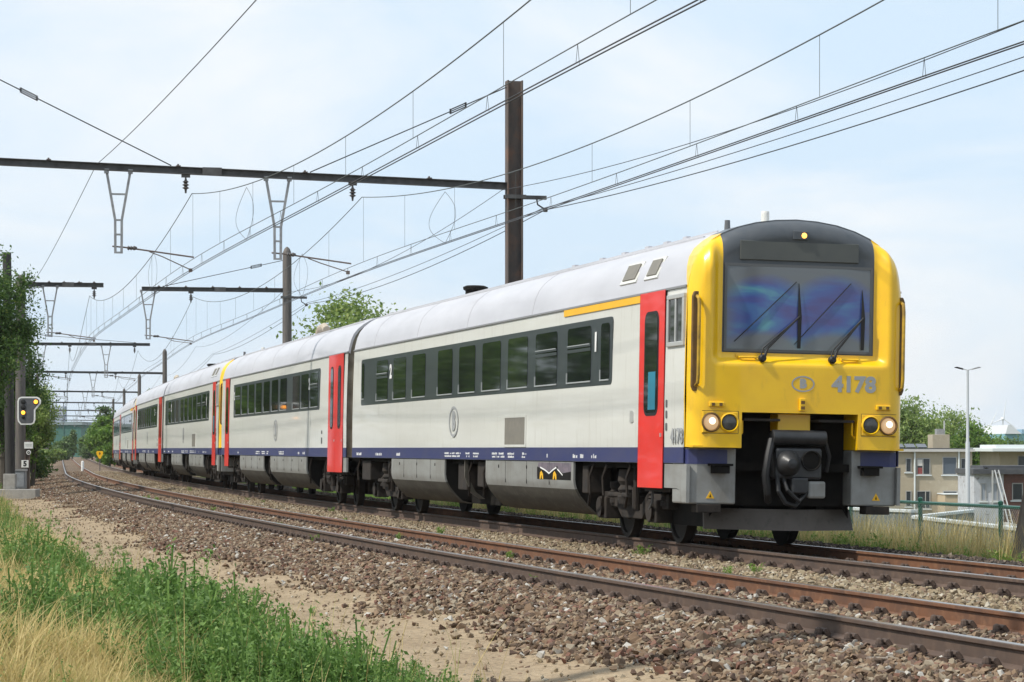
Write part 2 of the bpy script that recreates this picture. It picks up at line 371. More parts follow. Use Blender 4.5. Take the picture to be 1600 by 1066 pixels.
    gv = np.linspace(-.964, .964, 81); gw = np.linspace(2.546, 3.599, 51); GV, GW = np.meshgrid(gv, gw, indexing='ij'); I = np.arange(81 * 51).reshape(81, 51)
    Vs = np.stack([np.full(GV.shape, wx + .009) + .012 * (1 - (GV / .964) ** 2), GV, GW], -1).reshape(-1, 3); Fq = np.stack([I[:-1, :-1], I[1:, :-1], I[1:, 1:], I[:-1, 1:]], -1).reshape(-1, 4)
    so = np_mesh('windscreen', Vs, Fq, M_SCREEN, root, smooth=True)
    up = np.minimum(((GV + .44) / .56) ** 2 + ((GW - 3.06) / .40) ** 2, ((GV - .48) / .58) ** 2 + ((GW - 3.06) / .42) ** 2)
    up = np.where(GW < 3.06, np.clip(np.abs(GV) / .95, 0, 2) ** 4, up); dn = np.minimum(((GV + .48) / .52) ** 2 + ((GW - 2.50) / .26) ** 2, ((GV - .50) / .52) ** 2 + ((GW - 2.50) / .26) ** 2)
    cf = np.clip((1.30 - up) / .75, 0, 1) * np.clip((dn - .70) / .75, 0, 1); cf = .92 * cf + .08  # mask that shapes the painted reflection on the glass
    a = so.data.attributes.new('painted_reflection', 'FLOAT', 'POINT'); a.data.foreach_set('value', cf.astype(np.float32).ravel())
    MB().box(wx + .0, wx + .022, -.80, .80, 3.68, 3.93).build('destination_display', M_DISPLAY, root, bevel=.01)
    MB().box(wx - .02, wx + .05, -.10, .10, 3.955, 4.07).build('marker_light_housing', M_HOOD, root, bevel=.01)
    l = MB().lathe([(.035, 0), (.03, .012), (.0, .016)], (wx + .05, .045, 4.01), 'x', 12).build('marker_light', M_MARK, root)
    # wipers
    for pv, av, bw in ((-.50, .0, 3.40), (.44, .86, 3.34)):
        w = MB(); w.tube([(wx + .14, pv, 2.43), (wx + .10, pv + .06, 2.56), (wx + .06, av, 2.98)], [.022, .016, .011], 6)
        w.tube([(wx + .14, pv - .05, 2.45), (wx + .11, pv, 2.56), (wx + .06, av - .03, 2.95)], .009, 5)
        w.lathe([(.05, 0), (.05, .05), (.03, .07)], (wx + .10, pv - .02, 2.43), 'x', 10)
        wo = w.build('wiper', M_RUBBER, root, smooth=True)
        MB().add([(wx + .03, av - .02, 2.57), (wx + .03, av + .025, 2.57), (wx + .045, av + .03, 2.98), (wx + .03, av - .005, bw), (wx + .03, av - .012, bw), (wx + .045, av - .025, 2.98)], [(0, 1, 2, 5), (5, 2, 3, 4)]).build('wiper_blade', M_RUBBER, wo)
    for (v0, w0), (v1, w1) in (((-.86, 2.64), (-.04, 3.42)), ((-.06, 2.62), (.70, 3.42))): MB().tube([(wx + .022, v0, w0), (wx + .03, (v0 + v1) / 2, (w0 + w1) / 2), (wx + .022, v1, w1)], .006, 5).build('reflected_line_rod', M_RUBBER, root)  # thin rods added to draw dark lines taken for wire reflections
    for pv in (-.70, .68):
        g = MB().tube([(tip - .12, pv - .11, 2.44), (tip - .05, pv - .11, 2.44), (tip - .05, pv + .11, 2.44), (tip - .12, pv + .11, 2.44)], .016, 6)
        g.box(tip - .135, tip - .10, pv - .14, pv + .14, 2.405, 2.475); g.build('step_grip', M_YEL, root)
    # handrails on the corners
    for sg in SIDES:
        v = sg * 1.375; base = tip - .085
        MB().prism([(v - .055 * (1 if sg < 0 else .6), 2.06), (v - .03, 2.0), (v + .03, 2.0), (v + .055, 2.06), (v + .055, 3.20), (v + .03, 3.26), (v - .03, 3.26), (v - .055, 3.20)], 'x', base - .05, base + .002 + .012).build('handrail_pocket', M_GRIME, root, bevel=.01)
        MB().tube([(base, v, 2.06), (base + .09, v, 2.10), (base + .11, v, 2.2), (base + .11, v, 3.06), (base + .09, v, 3.16), (base, v, 3.20)], .022, 8).build('handrail', mat('worn_yellow_rail', (.55, .34, .02), .45, c2=(.25, .15, .03), scale=7), root, smooth=True)
    # head lamps
    for sg in SIDES:
        a, b = sorted((sg * .82, sg * 1.41)); 
        hp = MB(); hp.box(tip - .10, tip + .006, *sorted((sg * .83, sg * 1.30)), 1.47, 1.745); hp.build('headlight_panel', M_YEL, root, bevel=.012)
        rim = MB()
        for (p, q, w0, w1) in ((sg * .825, sg * 1.30, 1.463, 1.469), (sg * .825, sg * 1.30, 1.746, 1.752), (sg * .823, sg * .829, 1.469, 1.746)):
            rim.box(tip - .05, tip + .002, *sorted((p, q)), w0, w1)
        rim.build('panel_seam', M_GRIME, root)
        for v, lit in ((1.19, True), (.95, False)):
            c = (tip + .004, sg * v, 1.605)
            ri = MB().lathe([(.125, 0), (.125, .02), (.11, .03), (.102, .015), (.102, .0)], c, 'x', 28).build('headlight', M_GRIME if lit else M_YEL, root, smooth=True)
            MB().lathe([(.101, .002), (.09, .016), (.05, .026), (.002, .03)], c, 'x', 24).build('lens', M_LAMP if lit else M_LAMPDK, ri, smooth=True)
            if lit: MB().lathe([(.045, .027), (.03, .036), (.002, .04)], (c[0], c[1] + .01, c[2] + .015), 'x', 14).build('bulb', M_BULB, ri, smooth=True)
        MB().box(tip - .01, tip + .03, *sorted((sg * 1.02, sg * 1.22)), 1.80, 1.865).build('lamp_bracket', M_YEL, root, bevel=.012)
        MB().box(tip + .03, tip + .036, sg * 1.12 - .07, sg * 1.12 - .03, 1.812, 1.85).build('bracket_socket', M_GRIME, root); MB().box(tip + .03, tip + .036, sg * 1.12 + .03, sg * 1.12 + .07, 1.812, 1.85).build('bracket_socket', M_GRIME, root)
    MB().box(tip, tip + .04, -.02, .06, 1.77, 1.93).build('cable_socket', M_YEL, root, bevel=.008)
    MB().box(tip + .04, tip + .046, -.005, .045, 1.79, 1.83).build('socket_hole', M_GRIME, root); MB().box(tip + .04, tip + .046, -.005, .045, 1.86, 1.90).build('socket_hole', M_GRIME, root)
    # recess above the coupler
    cv = MB(); cv.box(tip - 1.1, tip - .50, -1.2, 1.2, .55, 1.78); cv.build('coupler_recess', M_UNDER, root)
    MB().box(tip - .5, tip - .20, -.23, .21, 1.52, 1.735).build('recess_plate', M_YEL, root, bevel=.01)
    for sg in SIDES:
        st = MB(); st.box(tip - .35, tip - .02, *sorted((sg * .26, sg * .74)), 1.635, 1.665); st.build('shunter_step', M_BOGIE, root)
        MB().tube([(tip - .10, sg * .74, 1.64), (tip - .10, sg * .74, 1.48), (tip - .12, sg * .80, 1.42)], .014, 6).build('grab_iron', M_YEL, root, smooth=True)
    # lower corner blocks
    lo = tip - .20
    for sg in SIDES:
        b = MB(); o_ = sg * 1.435; i_ = sg * .78
        b.prism([(lo, i_), (lo, sg * 1.30), (lo - .04, sg * 1.40), (lo - .12, o_), (lo - .62, o_), (lo - .62, sg * 1.30), (lo - .62, i_)][::sg], 'z', .57, 1.284)
        b.build('lower_cab_corner', M_SKIRT, root, bevel=.02)
        s_ = MB(); s_.prism([(lo + .004, i_ + sg * .12), (lo + .004, sg * 1.302), (lo - .038, sg * 1.404), (lo - .118, o_ + sg * .004), (lo - .40, o_ + sg * .004), (lo - .40, i_ + sg * .12)][::sg], 'z', 1.075, 1.262)
        s_.build('blue_stripe', M_NAVY, root)
        MB().box(lo, lo + .14, *sorted((sg * .86, sg * 1.16)), 1.055, 1.085).box(lo, lo + .12, *sorted((sg * .90, sg * 1.12)), .96, 1.055).build('foot_step', M_UNDER, root, bevel=.006)
        MB().prism([(sg * 1.12 - .055, .64), (sg * 1.12 + .055, .64), (sg * 1.12, .735)], 'x', lo, lo + .006).build('warning_triangle', M_ORANGE, root)
        MB().prism([(sg * 1.12 - .012, .655), (sg * 1.12 + .012, .655), (sg * 1.12, .70)], 'x', lo + .006, lo + .009).build('warning_mark', M_UNDER, root)
        MB().box(lo - .22, lo + .03, *sorted((sg * .98, sg * 1.30)), .46, .565).build('sand_bracket', M_BOGIE, root, bevel=.01)
    # plough
    p = MB(); q = tip - .28
    zz = [(q - .55, -1.0), (q, -.12), (q, .12), (q - .55, 1.0)]
    a = [(x, y, .51) for x, y in zz]; b = [(x + .10, y * 1.02, .24) for x, y in zz]; a2 = [(x - .05, y, .51) for x, y in zz]; b2 = [(x + .05, y * 1.02, .24) for x, y in zz]
    vs_ = a + b + a2 + b2; fs = []
    for k in range(3): fs += [(k, k + 4, k + 5, k + 1), (8 + k, 9 + k, 13 + k, 12 + k), (k, k + 1, k + 9, k + 8), (k + 4, k + 12, k + 13, k + 5)]
    fs += [(0, 8, 12, 4), (3, 7, 15, 11)]
    p.add(vs_, fs); p.build('snow_plough', mat('plough_steel', (.075, .062, .052), .6, c2=(.10, .085, .072), scale=2.5, c3=(.05, .042, .035), s3=9), root, fixn=True)
    for sg in SIDES: MB().box(q - .55, q - .30, *sorted((sg * .45, sg * .55)), .5, .62).build('plough_bracket', M_UNDER, root)
    MB().box(U(2.1), tip - .75, -.95, .95, .26, .60).build('underframe_box', M_UNDER, root)
    # coupler
    c = MB(); hx = tip + .05; K = mat('coupler_black', (.014, .015, .017), .42, c2=(.032, .032, .034), scale=7)
    c.box(hx - .75, hx - .25, -.10, .10, .88, 1.08)
    c.box(hx - .25, hx - .03, -.33, .30, .90, 1.30)
    co = c.build('coupler', K, root, bevel=.035)
    MB().lathe([(.165, 0), (.165, .03), (.13, .10), (.06, .18), (.0, .19)], (hx - .04, -.16, 1.10), 'x', 22).build('coupler_cone', K, co, smooth=True)
    MB().lathe([(.13, 0), (.13, .03), (.115, .03), (.10, -.08), (.0, -.10)], (hx - .028, .15, 1.14), 'x', 22).build('coupler_cup', M_UNDER, co, smooth=True)
    MB().lathe([(.085, -.36), (.098, -.35), (.098, .35), (.085, .36)], (hx - .10, .0, 1.43), 'y', 18).build('cable_drum_cover', K, co, smooth=True)
    MB().box(hx - .14, hx - .04, .12, .36, .66, .88).build('jumper_box', M_SKIRT, co, bevel=.03)
    MB().box(hx - .2, hx + .02, -.12, .10, .72, .92).build('coupler_lock', K, co, bevel=.02)
    for pts, rr in (([(hx - .1, -.36, 1.40), (hx - .02, -.43, 1.2), (hx, -.47, .95), (hx - .05, -.42, .72), (hx - .2, -.36, .62)], .05),
                    ([(hx - .05, -.30, .95), (hx + .02, -.30, .75), (hx, -.2, .60), (hx - .05, -.05, .56), (hx - .1, .06, .68)], .03),
                    ([(hx - .08, -.22, .95), (hx + .02, -.18, .76), (hx + .02, -.02, .62), (hx - .08, .12, .74)], .026),
                    ([(hx - .1, .36, 1.40), (hx - .1, .42, 1.2), (hx - .15, .40, 1.0)], .025)):
        MB().tube(pts, rr, 8).build('coupler_hose', M_RUBBER, co, smooth=True)
    # logo and number
    Mf = lambda v, w: Matrix.Translation((tip + .002, v, w)) @ Matrix(((0, 0, 1, 0), (1, 0, 0, 0), (0, 1, 0, 0), (0, 0, 0, 1)))
    logo(root, Mf(.03, 2.115), .31, .205, .15)
    return Mf
def logo(root, M, w, h, ts, tx=1.0):
    ring = MB(); n = 40; t = .018 * max(w, h) / .30
    vs = [(math.cos(2 * math.pi * k / n) * (w / 2 - o), math.sin(2 * math.pi * k / n) * (h / 2 - o), z) for z in (0, .002) for o in (0, t) for k in range(n)]
    fs = []
    for k in range(n):
        j = (k + 1) % n; fs += [(2 * n + k, 2 * n + j, 3 * n + j, 3 * n + k), (k, j, 2 * n + j, 2 * n + k)]
    ring.add(vs, fs); o = ring.build('oval_emblem', M_GREYTXT, root); o.data.transform(M)
    text('emblem_letter', 'B', M_GREYTXT, o, M, ts, bold=.075 * ts, sx=tx)

def rr_poly(x0, x1, z0, z1, r, n=4):
    pts = []
    for cx, cz, a in ((x1 - r, z1 - r, 0), (x0 + r, z1 - r, 90), (x0 + r, z0 + r, 180), (x1 - r, z0 + r, 270)):
        for k in range(n + 1): q = R(a + 90 * k / n); pts.append((cx + r * math.cos(q), cz + r * math.sin(q)))
    return pts
def side_plate(name, m, root, u0, u1, w0, w1, r, depth, sg, base=1.455, thick=None):
    a, b = U(u1), U(u0); y0 = sg * (base - .02); y1 = sg * (base + depth)
    return MB().prism(rr_poly(a, b, w0, w1, r), 'y', *sorted((y0, y1))).build(name, m, root, fixn=True)
MS = lambda u, w, sg: Matrix.Translation((U(u), sg * 1.468, w)) @ (Matrix(((1, 0, 0, 0), (0, 0, -1, 0), (0, 1, 0, 0), (0, 0, 0, 1))) if sg < 0 else Matrix(((-1, 0, 0, 0), (0, 0, 1, 0), (0, 1, 0, 0), (0, 0, 0, 1))))
def bogie(root, uc):
    b = empty('bogie'); b.parent = root; b.location = (U(uc), 0, 0)
    fr = MB()
    for sg in SIDES:
        y = sorted((sg * .93, sg * 1.10))
        fr.prism([(-1.75, .46), (-1.75, .66), (-.75, .66), (-.45, .50), (.45, .50), (.75, .66), (1.75, .66), (1.75, .46), (.75, .44), (.5, .30), (-.5, .30), (-.75, .44)], 'y', *y)
        for xx in (-1.25, 1.25):
            fr.box(xx - .20, xx + .20, *sorted((sg * .95, sg * 1.18)), .27, .58)
            fr.lathe([(.13, -.03), (.13, .03)], (xx, sg * 1.20, .43), 'y', 14)
    fr.box(-.25, .25, -.95, .95, .42, .62)
    fr.box(-1.9, 1.9, -.62, .62, .26, .60)
    fr.build('bogie_frame', M_BOGIE, b, bevel=.015)
    for sg in SIDES:
        for xx in (-1.55, -.95, .95, 1.55): MB().lathe([(.10, .5), (.10, .56), (.075, .57), (.10, .60), (.075, .63), (.10, .66), (.075, .69), (.10, .72), (.10, .80)], (xx, sg * 1.05, 0), 'z', 12).build('suspension_spring', M_BOGIE, b, smooth=True)
        sp = MB(); sp.lathe([(.26, .50), (.28, .60), (.24, .64), (.28, .70), (.24, .76), (.28, .82), (.26, .98)], (0, sg * 1.02, 0), 'z', 18)
        sp.build('air_spring', M_BOGIE, b, smooth=True)
        dm = MB(); dm.tube([(.62, sg * 1.22, .42), (.62, sg * 1.22, .74)], .055, 8); dm.tube([(.62, sg * 1.22, .70), (.62, sg * 1.22, 1.02)], .038, 8)
        dm.tube([(-.7, sg * 1.22, .62), (-.1, sg * 1.24, .62), (.4, sg * 1.24, .62)], .04, 8); dm.build('damper', M_BOGIE, b, smooth=True)
        MB().tube([(1.25, sg * 1.22, .45), (1.5, sg * 1.25, .55), (1.55, sg * 1.27, .85), (1.35, sg * 1.3, 1.05)], .018, 6).build('brake_hose', M_GASKET, b, smooth=True)
    for xx in (-1.25, 1.25):
        for sg in SIDES:
            MB().lathe([(.08, .79), (.16, .80), (.18, .76), (.36, .765), (.37, .80), (.43, .80), (.43, .68), (.455, .665), (.08, .66)] if sg > 0 else [(.08, -.79), (.16, -.80), (.18, -.76), (.36, -.765), (.37, -.80), (.43, -.80), (.43, -.68), (.455, -.665), (.08, -.66)], (xx, 0, .43), 'y', 28).build('wheel', M_STEEL, b, smooth=True, angle=30)
        MB().tube([(xx, -.7, .43), (xx, .7, .43)], .09, 10).build('axle', M_BOGIE, b)
    return b
def skirt(root, u0, u1, panels=3):
    for sg in SIDES:
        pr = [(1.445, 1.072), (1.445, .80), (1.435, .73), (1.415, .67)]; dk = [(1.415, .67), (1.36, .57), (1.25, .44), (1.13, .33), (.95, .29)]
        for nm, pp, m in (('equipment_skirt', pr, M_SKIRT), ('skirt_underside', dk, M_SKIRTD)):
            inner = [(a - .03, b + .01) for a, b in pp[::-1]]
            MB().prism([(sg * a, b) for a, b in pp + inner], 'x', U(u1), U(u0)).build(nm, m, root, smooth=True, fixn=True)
        for uu in (u0 + .01, u1 - .05):
            MB().prism([(sg * a, b) for a, b in [(1.43, 1.072), (1.43, .80), (1.42, .73), (1.40, .67), (1.345, .575), (1.235, .45), (1.115, .345), (.3, .345), (.3, 1.072)]], 'x', U(uu + .04), U(uu)).build('skirt_end_plate', M_UNDER, root, fixn=True)
        n = int((u1 - u0) / 1.6); d = MB()
        for k in range(1, n + 1):
            uu = u0 + (u1 - u0) * k / (n + 1); d.box(U(uu + .006), U(uu - .006), *sorted((sg * 1.44, sg * 1.4475)), .72, 1.07)
        d.build('panel_joint', M_UNDER, root)
        d = MB()
        for k in range(n):
            uu = u0 + (u1 - u0) * (k + .5) / n; d.lathe([(.03, 0), (.03, .006)], (U(uu), sg * 1.444 if sg > 0 else -1.450, .98), 'y', 10)
        d.build('panel_lock', M_UNDER, root)
def window(root, u0, u1, sg, hopper=False, low=2.24, high=3.03):
    o = side_plate('window', M_GLASS, root, u0 + .03, u1 - .03, low, high, .07, .012, sg)
    t = MB(); y = sorted((sg * 1.466, sg * 1.476))
    t.prism([(U(u1) + .0, low - .02), (U(u0) - .03, low - .02), (U(u0) - .03, low), (U(u1) + .03, low), (U(u1) + .03, low + .14), (U(u1), low + .14)], 'y', *y)
    t.build('window_trim', mat('window_trim_grey', (.42, .44, .44), .4, .3), o, fixn=True)
    if hopper:
        h = MB(); h.box(U(u1) + .02, U(u0) - .02, *sorted((sg * 1.46, sg * 1.482)), 2.735, 2.76); h.box(U(u1) + .02, U(u0) - .02, *sorted((sg * 1.46, sg * 1.478)), 2.67, 2.715); h.build('hopper_bar', M_BAND, o)
        MB().box(U(u1) + .06, U(u0) - .06, *sorted((sg * 1.482, sg * 1.486)), 2.762, 2.775).build('hopper_edge', mat('window_trim_grey', (.42, .44, .44)), o)
    return o
def door(root, u0, u1, sg, leaves=1, blue=False):
    w = (u1 - u0) / leaves
    for k in range(leaves):
        a, b = u0 + k * w, u0 + (k + 1) * w
        d = side_plate('door', M_RED, root, a + .008, b - .008, .75, 3.335, .01, .014, sg)
        c = (a + b) / 2; hw = .28 if leaves == 1 else .17
        g = side_plate('door_window_seal', M_RUBBER, d, c - hw - .045, c + hw + .045, 1.70, 3.08, .14, .018, sg)
        side_plate('door_window', M_GLASS, d, c - hw, c + hw, 1.745, 3.04, .11, .024, sg)
        if blue: MB().box(U(c + .10), U(c - hw + .05), *sorted((sg * 1.480, sg * 1.4815)), 1.78, 2.28).build('door_poster', M_BLUEGL, d)
        MB().box(U(c - w / 2 + .10), U(c - w / 2 + .07), *sorted((sg * 1.46, sg * 1.485)), 1.42, 1.47).build('door_button', M_ALU, d)
    MB().box(U(u1), U(u0), *sorted((sg * 1.0, sg * 1.36)), .70, .745).build('door_step', M_BOGIE, root)
def marks(root, us, sg, seed):
    rnd = random.Random(seed); m = MB(); y = sorted((sg * 1.459, sg * 1.4622))
    for u0, u1, rows in us:
        for r_ in range(rows):
            u = u0; z = 1.12 + .05 * r_ if rows > 1 else 1.13
            while u < u1:
                w = rnd.uniform(.015, .05); hh = .035 if rows > 1 else .06
                if rnd.random() < .8: m.box(U(u + w), U(u), *y, z, z + hh * rnd.uniform(.6, 1))
                u += w + .018
    m.build('stripe_markings', M_WHITETXT, root)

def shell(root, uf, ur, front_wall=True):
    """white sides with solebar stripe, roof, ends between u = uf (front) and u = ur (rear)"""
    b = MB(); side = HALF
    for sg in SIDES:
        vs = [(U(u), sg * a, w) for u in (ur, uf) for a, w in side]; n = len(side)
        b.add(vs, [(k, n + k, n + k + 1, k + 1) if sg < 0 else (k + 1, n + k + 1, n + k, k) for k in range(n - 1)])
    b.build('body_side', M_WHITE, root, smooth=True)
    prof = [(-a, w) for a, w in ROOF] + [(a, w) for a, w in ROOF[::-1]][1:]
    inner = [(a * .97, w - .04) for a, w in prof[::-1]]
    r_ = MB(); r_.prism(prof + inner, 'x', U(ur), U(uf)); ro = r_.build('roof', M_ROOF, root, smooth=True, fixn=True, angle=30)
    for uu in (8.15, 12.75, 17.0, 21.3):
        o2 = [(a * 1.0018, w + .0035) for a, w in prof]; i2 = [(a * .99, w - .02) for a, w in prof[::-1]]
        MB().prism(o2 + i2, 'x', U(uu + .014), U(uu)).build('roof_seam', mat('seam_grey', (.39, .39, .41), .6), ro, fixn=True)
    g = MB()
    for sg in SIDES: g.box(U(ur), U(uf), *sorted((sg * 1.43, sg * 1.462)), 3.325, 3.352)
    g.build('gutter', mat('gutter_grey', (.22, .225, .235), .5), ro)
    rb = MB()
    for v in (-1.0, -.82, .82, 1.0): 
        z = top_w(v); rb.box(U(ur - .3), U(uf + .7), v - .012, v + .012, z - .01, z + .018)
    rb.build('roof_rib', M_ROOF, ro)
    e = MB(); poly = [(-1.43, 1.08)] + [(-a, w - .01) for a, w in HALF[1:3]] + [(a * .985, w - .015) for a, w in prof] + [(a, w - .01) for a, w in HALF[2:0:-1]] + [(1.43, 1.08)]
    for uu in ((uf + .02, ur - .06) if front_wall else (ur - .06,)): MB().prism(poly, 'x', U(uu + .04), U(uu)).build('end_wall', mat('end_wall_grime', (.33, .29, .22), .7, c2=(.16, .125, .085), scale=3), root, fixn=True)
    fl = MB(); fl.box(U(ur), U(uf), -1.30, 1.30, 1.0, 1.10); fl.box(U(ur - 2.9 if ur > 20 else ur), U(uf + 4.8), -.95, .95, .52, 1.0); fl.box(U(19.3), U(5.4), -.93, .93, .30, .52); fl.build('underframe', M_UNDER, root)
def gangway(root, u):
    MB().box(U(u + .42), U(u), -.72, .72, 1.25, 3.5).build('gangway_bellows', M_RUBBER, root, bevel=.04)
def underslung(root, items, sg):
    for u0, u1, w0, w1 in items:
        MB().box(U(u1), U(u0), *sorted((sg * 1.0, sg * 1.36)), w0, w1).build('equipment_box', M_BOGIE, root, bevel=.02)
def pipes(root, us, sg):
    for u in us:
        MB().tube([(U(u), sg * 1.38, 1.05), (U(u + .12), sg * 1.41, .86), (U(u + .10), sg * 1.40, .62), (U(u + .4), sg * 1.34, .46)], .022, 6).build('underframe_pipe', M_BOGIE, root, smooth=True)
WIN_A = [(22.48, 22.17), (20.86, 19.63), (19.12, 17.84), (17.29, 16.03), (14.99, 13.72), (13.23, 11.93), (11.44, 10.07), (9.62, 8.26), (7.81, 6.44), (5.89, 4.53), (4.06, 3.56)]
def car_a(label):
    root = thing('railcar', label, 'train car', group='coupled cars of the passenger train')
    shell(root, .09, 23.5, False)
    Mf = nose(root)
    text('fleet_number', '4178', M_GREYTXT, root, Mf(.72, 2.115), .275, bold=.011, sx=1.08)
    for sg in SIDES:
        st = MB()
        for a, b in ((.09, .95), (2.12, 23.5)): st.box(U(b), U(a), *sorted((sg * 1.448, sg * 1.459)), 1.083, 1.285)
        st.build('blue_stripe', M_NAVY, root)
        side_plate('window_band', M_BAND, root, 3.45, 22.55, 2.16, 3.11, .09, .006, sg)
        for i, (b, a) in enumerate(WIN_A): window(root, a, b, sg, hopper=i in (1, 8, 9), low=2.24 if i else 2.30)
        door(root, .95, 2.10, sg, blue=(sg < 0))
        for a in (2.104, .932): MB().box(U(a + .014), U(a), *sorted((sg * 1.44, sg * 1.463)), .75, 3.34).build('door_jamb', M_UNDER, root)
        c = MB()
        for a, b, w0, w1 in ((.10, .84, 2.58, 2.64), (.10, .84, 3.19, 3.25), (.10, .17, 2.64, 3.19), (.77, .84, 2.64, 3.19), (.44, .48, 2.64, 3.19)): c.box(U(b), U(a), *sorted((sg * 1.44, sg * 1.485)), w0, w1)
        cf = c.build('cab_window', M_ALU, root, bevel=.008)
        MB().box(U(.77), U(.17), *sorted((sg * 1.43, sg * 1.464)), 2.64, 3.19).build('cab_window_glass', M_GLASS, cf)
        side_plate('side_panel', M_PANEL, root, 8.38, 9.72, 1.33, 1.76, .01, .014, sg)
        l = MB()
        for a, b, w0, w1 in ((8.32, 9.78, 1.29, 1.33), (8.32, 9.78, 1.76, 1.80), (8.32, 8.38, 1.33, 1.76), (9.72, 9.78, 1.33, 1.76)): l.box(U(b), U(a), *sorted((sg * 1.45, sg * 1.472)), w0, w1)
        l.build('panel_frame', M_WHITE, root)
        logo(root, MS(13.57, 1.74, sg), .74, .54, .42, 1.0)
        for b_, u_, m_ in (('2', 19.34, 1.0), ('1', 4.29, 1.0)): text('class_number', b_, M_WHITETXT, root, MS(u_, 2.77, sg) @ Matrix.Translation((0, 0, .004)), .36, bold=.018, sx=1.15)
        text('fleet_number', '4178', M_GREYTXT, root, MS(.36, 1.42, sg), .27, bold=.007, sx=.98)
        side_plate('door_lock', M_ALU, root, 2.36, 2.52, 1.62, 1.78, .03, .012, sg)
        for w_ in (1.50, 1.66, 1.80): side_plate('cab_lock', M_GASKET, root, .80, .87, w_, w_ + .10, .02, .010, sg)
        lc = MB(); lc.prism([(U(.95), .76), (U(.95), 1.07), (U(-.02), 1.07), (U(-.02), .58), (U(.10), .60), (U(.28), .745), (U(.40), .76)], 'y', *sorted((sg * 1.40, sg * 1.446))); lc.build('lower_cab_side', M_SKIRT, root, fixn=True)
        side_plate('cab_hatch', M_SKIRT, root, .70, .88, .92, 1.06, .01, .006, sg, base=1.44)
        marks(root, [(4.2, 4.5, 1), (4.9, 5.5, 1), (6.9, 7.0, 1), (8.3, 8.55, 2), (9.1, 9.5, 2), (9.75, 10.6, 2), (11.6, 12.0, 2), (12.3, 12.6, 2), (13.0, 14.3, 2), (18.3, 18.7, 1), (20.2, 20.9, 1), (22.4, 22.9, 1)], sg, 3)
    fst = []
    for sg in SIDES:
        a = MB().box(U(6.14), U(2.12), *sorted((sg * 1.43, sg * 1.4575)), 3.225, 3.322).build('first_class_stripe', M_ORANGE, root)
    skirt(root, 5.49, 11.13); skirt(root, 14.35, 19.23)
    for sg in SIDES:
        underslung(root, [(11.5, 12.1, .62, 1.05), (12.9, 13.6, .55, 1.0), (5.0, 5.3, .62, 1.02), (21.9, 22.8, .62, 1.02), (19.6, 20.0, .75, 1.02)], sg)
        pipes(root, [12.4, 3.9, 4.6, 2.7, 19.5, 22.9, 11.3], sg)
        rb = MB(); rb.prism([(sg * a, b) for a, b in [(1.42, 1.07), (1.42, .78), (1.30, .50), (1.15, .40), (1.05, .40), (1.22, .52), (1.36, .78), (1.36, 1.07)]], 'x', U(12.86), U(12.80)); rb.build('skirt_rib', M_SKIRTD, root, fixn=True)
    # graffiti patch on the front skirt, near side
    G = mat('graffiti_paint', (.10, .09, .11), .6, c2=(.20, .16, .19), scale=9)
    MB().prism([(U(7.55), 1.055), (U(5.62), 1.055), (U(5.62), .80), (U(7.62), .80), (U(7.66), .92)], 'y', -1.4468, -1.4452).build('graffiti', G, root, fixn=True)
    MB().prism([(U(7.62), .80), (U(5.62), .80), (U(5.62), .93), (U(6.1), .90), (U(6.5), .985), (U(6.9), .885), (U(7.3), .96), (U(7.64), .99)], 'y', -1.4474, -1.446).build('graffiti_black', M_UNDER, root, fixn=True)
    gy = MB(); gw = MB()
    for u in (7.35, 6.55): gy.prism([(U(u + .12), .802), (U(u + .10), .90), (U(u + .02), .93), (U(u - .08), .88), (U(u - .1), .802), (U(u - .03), .802), (U(u), .87), (U(u + .06), .802)], 'y', -1.4482, -1.4466)
    gy.build('graffiti_yellow', M_ORANGE, root, fixn=True)
    pts = [(7.45, .97), (7.15, .93), (6.9, .88), (6.7, .93), (6.5, .97), (6.3, .92), (6.1, .86)]
    for (a, w0), (b, w1) in zip(pts, pts[1:]): gw.prism([(U(a), w0), (U(b), w1), (U(b), w1 + .022), (U(a), w0 + .022)], 'y', -1.4482, -1.4466)
    gw.build('graffiti_white', M_WHITETXT, root, fixn=True)
    bogie(root, 3.6); bogie(root, 20.9); gangway(root, 23.5)
    # roof fittings
    for sg in SIDES:
        for a, b in ((1.50, 2.12), (2.50, 3.28)):
            q0, q1 = (1.27, 3.81), (1.41, 3.52)
            vs = [(U(uu), sg * (v + .012), w + .012) for uu in (b, a) for v, w in (q0, q1)]; vs2 = [(x, y - sg * .05, z - .05) for x, y, z in vs]
            h = MB(); h.add(vs + vs2, [(0, 1, 3, 2), (4, 6, 7, 5), (0, 2, 6, 4), (1, 5, 7, 3), (0, 4, 5, 1), (2, 3, 7, 6)]); ho = h.build('roof_hatch', M_WHITE, root, fixn=True)
            vs = [(U(uu), sg * (v + .018), w + .018) for uu in (b - .09, a + .09) for v, w in ((1.30, 3.775), (1.395, 3.565))]; vs2 = [(x, y - sg * .03, z - .03) for x, y, z in vs]
            MB().add(vs + vs2, [(0, 1, 3, 2), (4, 6, 7, 5), (0, 2, 6, 4), (1, 5, 7, 3), (0, 4, 5, 1), (2, 3, 7, 6)]).build('hatch_mesh', M_PANEL, ho, fixn=True)
    MB().lathe([(.20, 4.10), (.20, 4.36), (.24, 4.38), (.25, 4.43), (.18, 4.46)], (U(18.42), 0, 0), 'z', 16).build('exhaust_cap', M_UNDER, root)
    MB().lathe([(.06, 4.10), (.055, 4.42), (.05, 4.44)], (U(1.29), 0, 0), 'z', 12).build('roof_aerial', M_WHITE, root)
    MB().lathe([(.05, 3.95), (.035, 4.28)], (U(1.06), -.6, 0), 'z', 10).build('roof_aerial', M_GASKET, root)
    bl = MB()
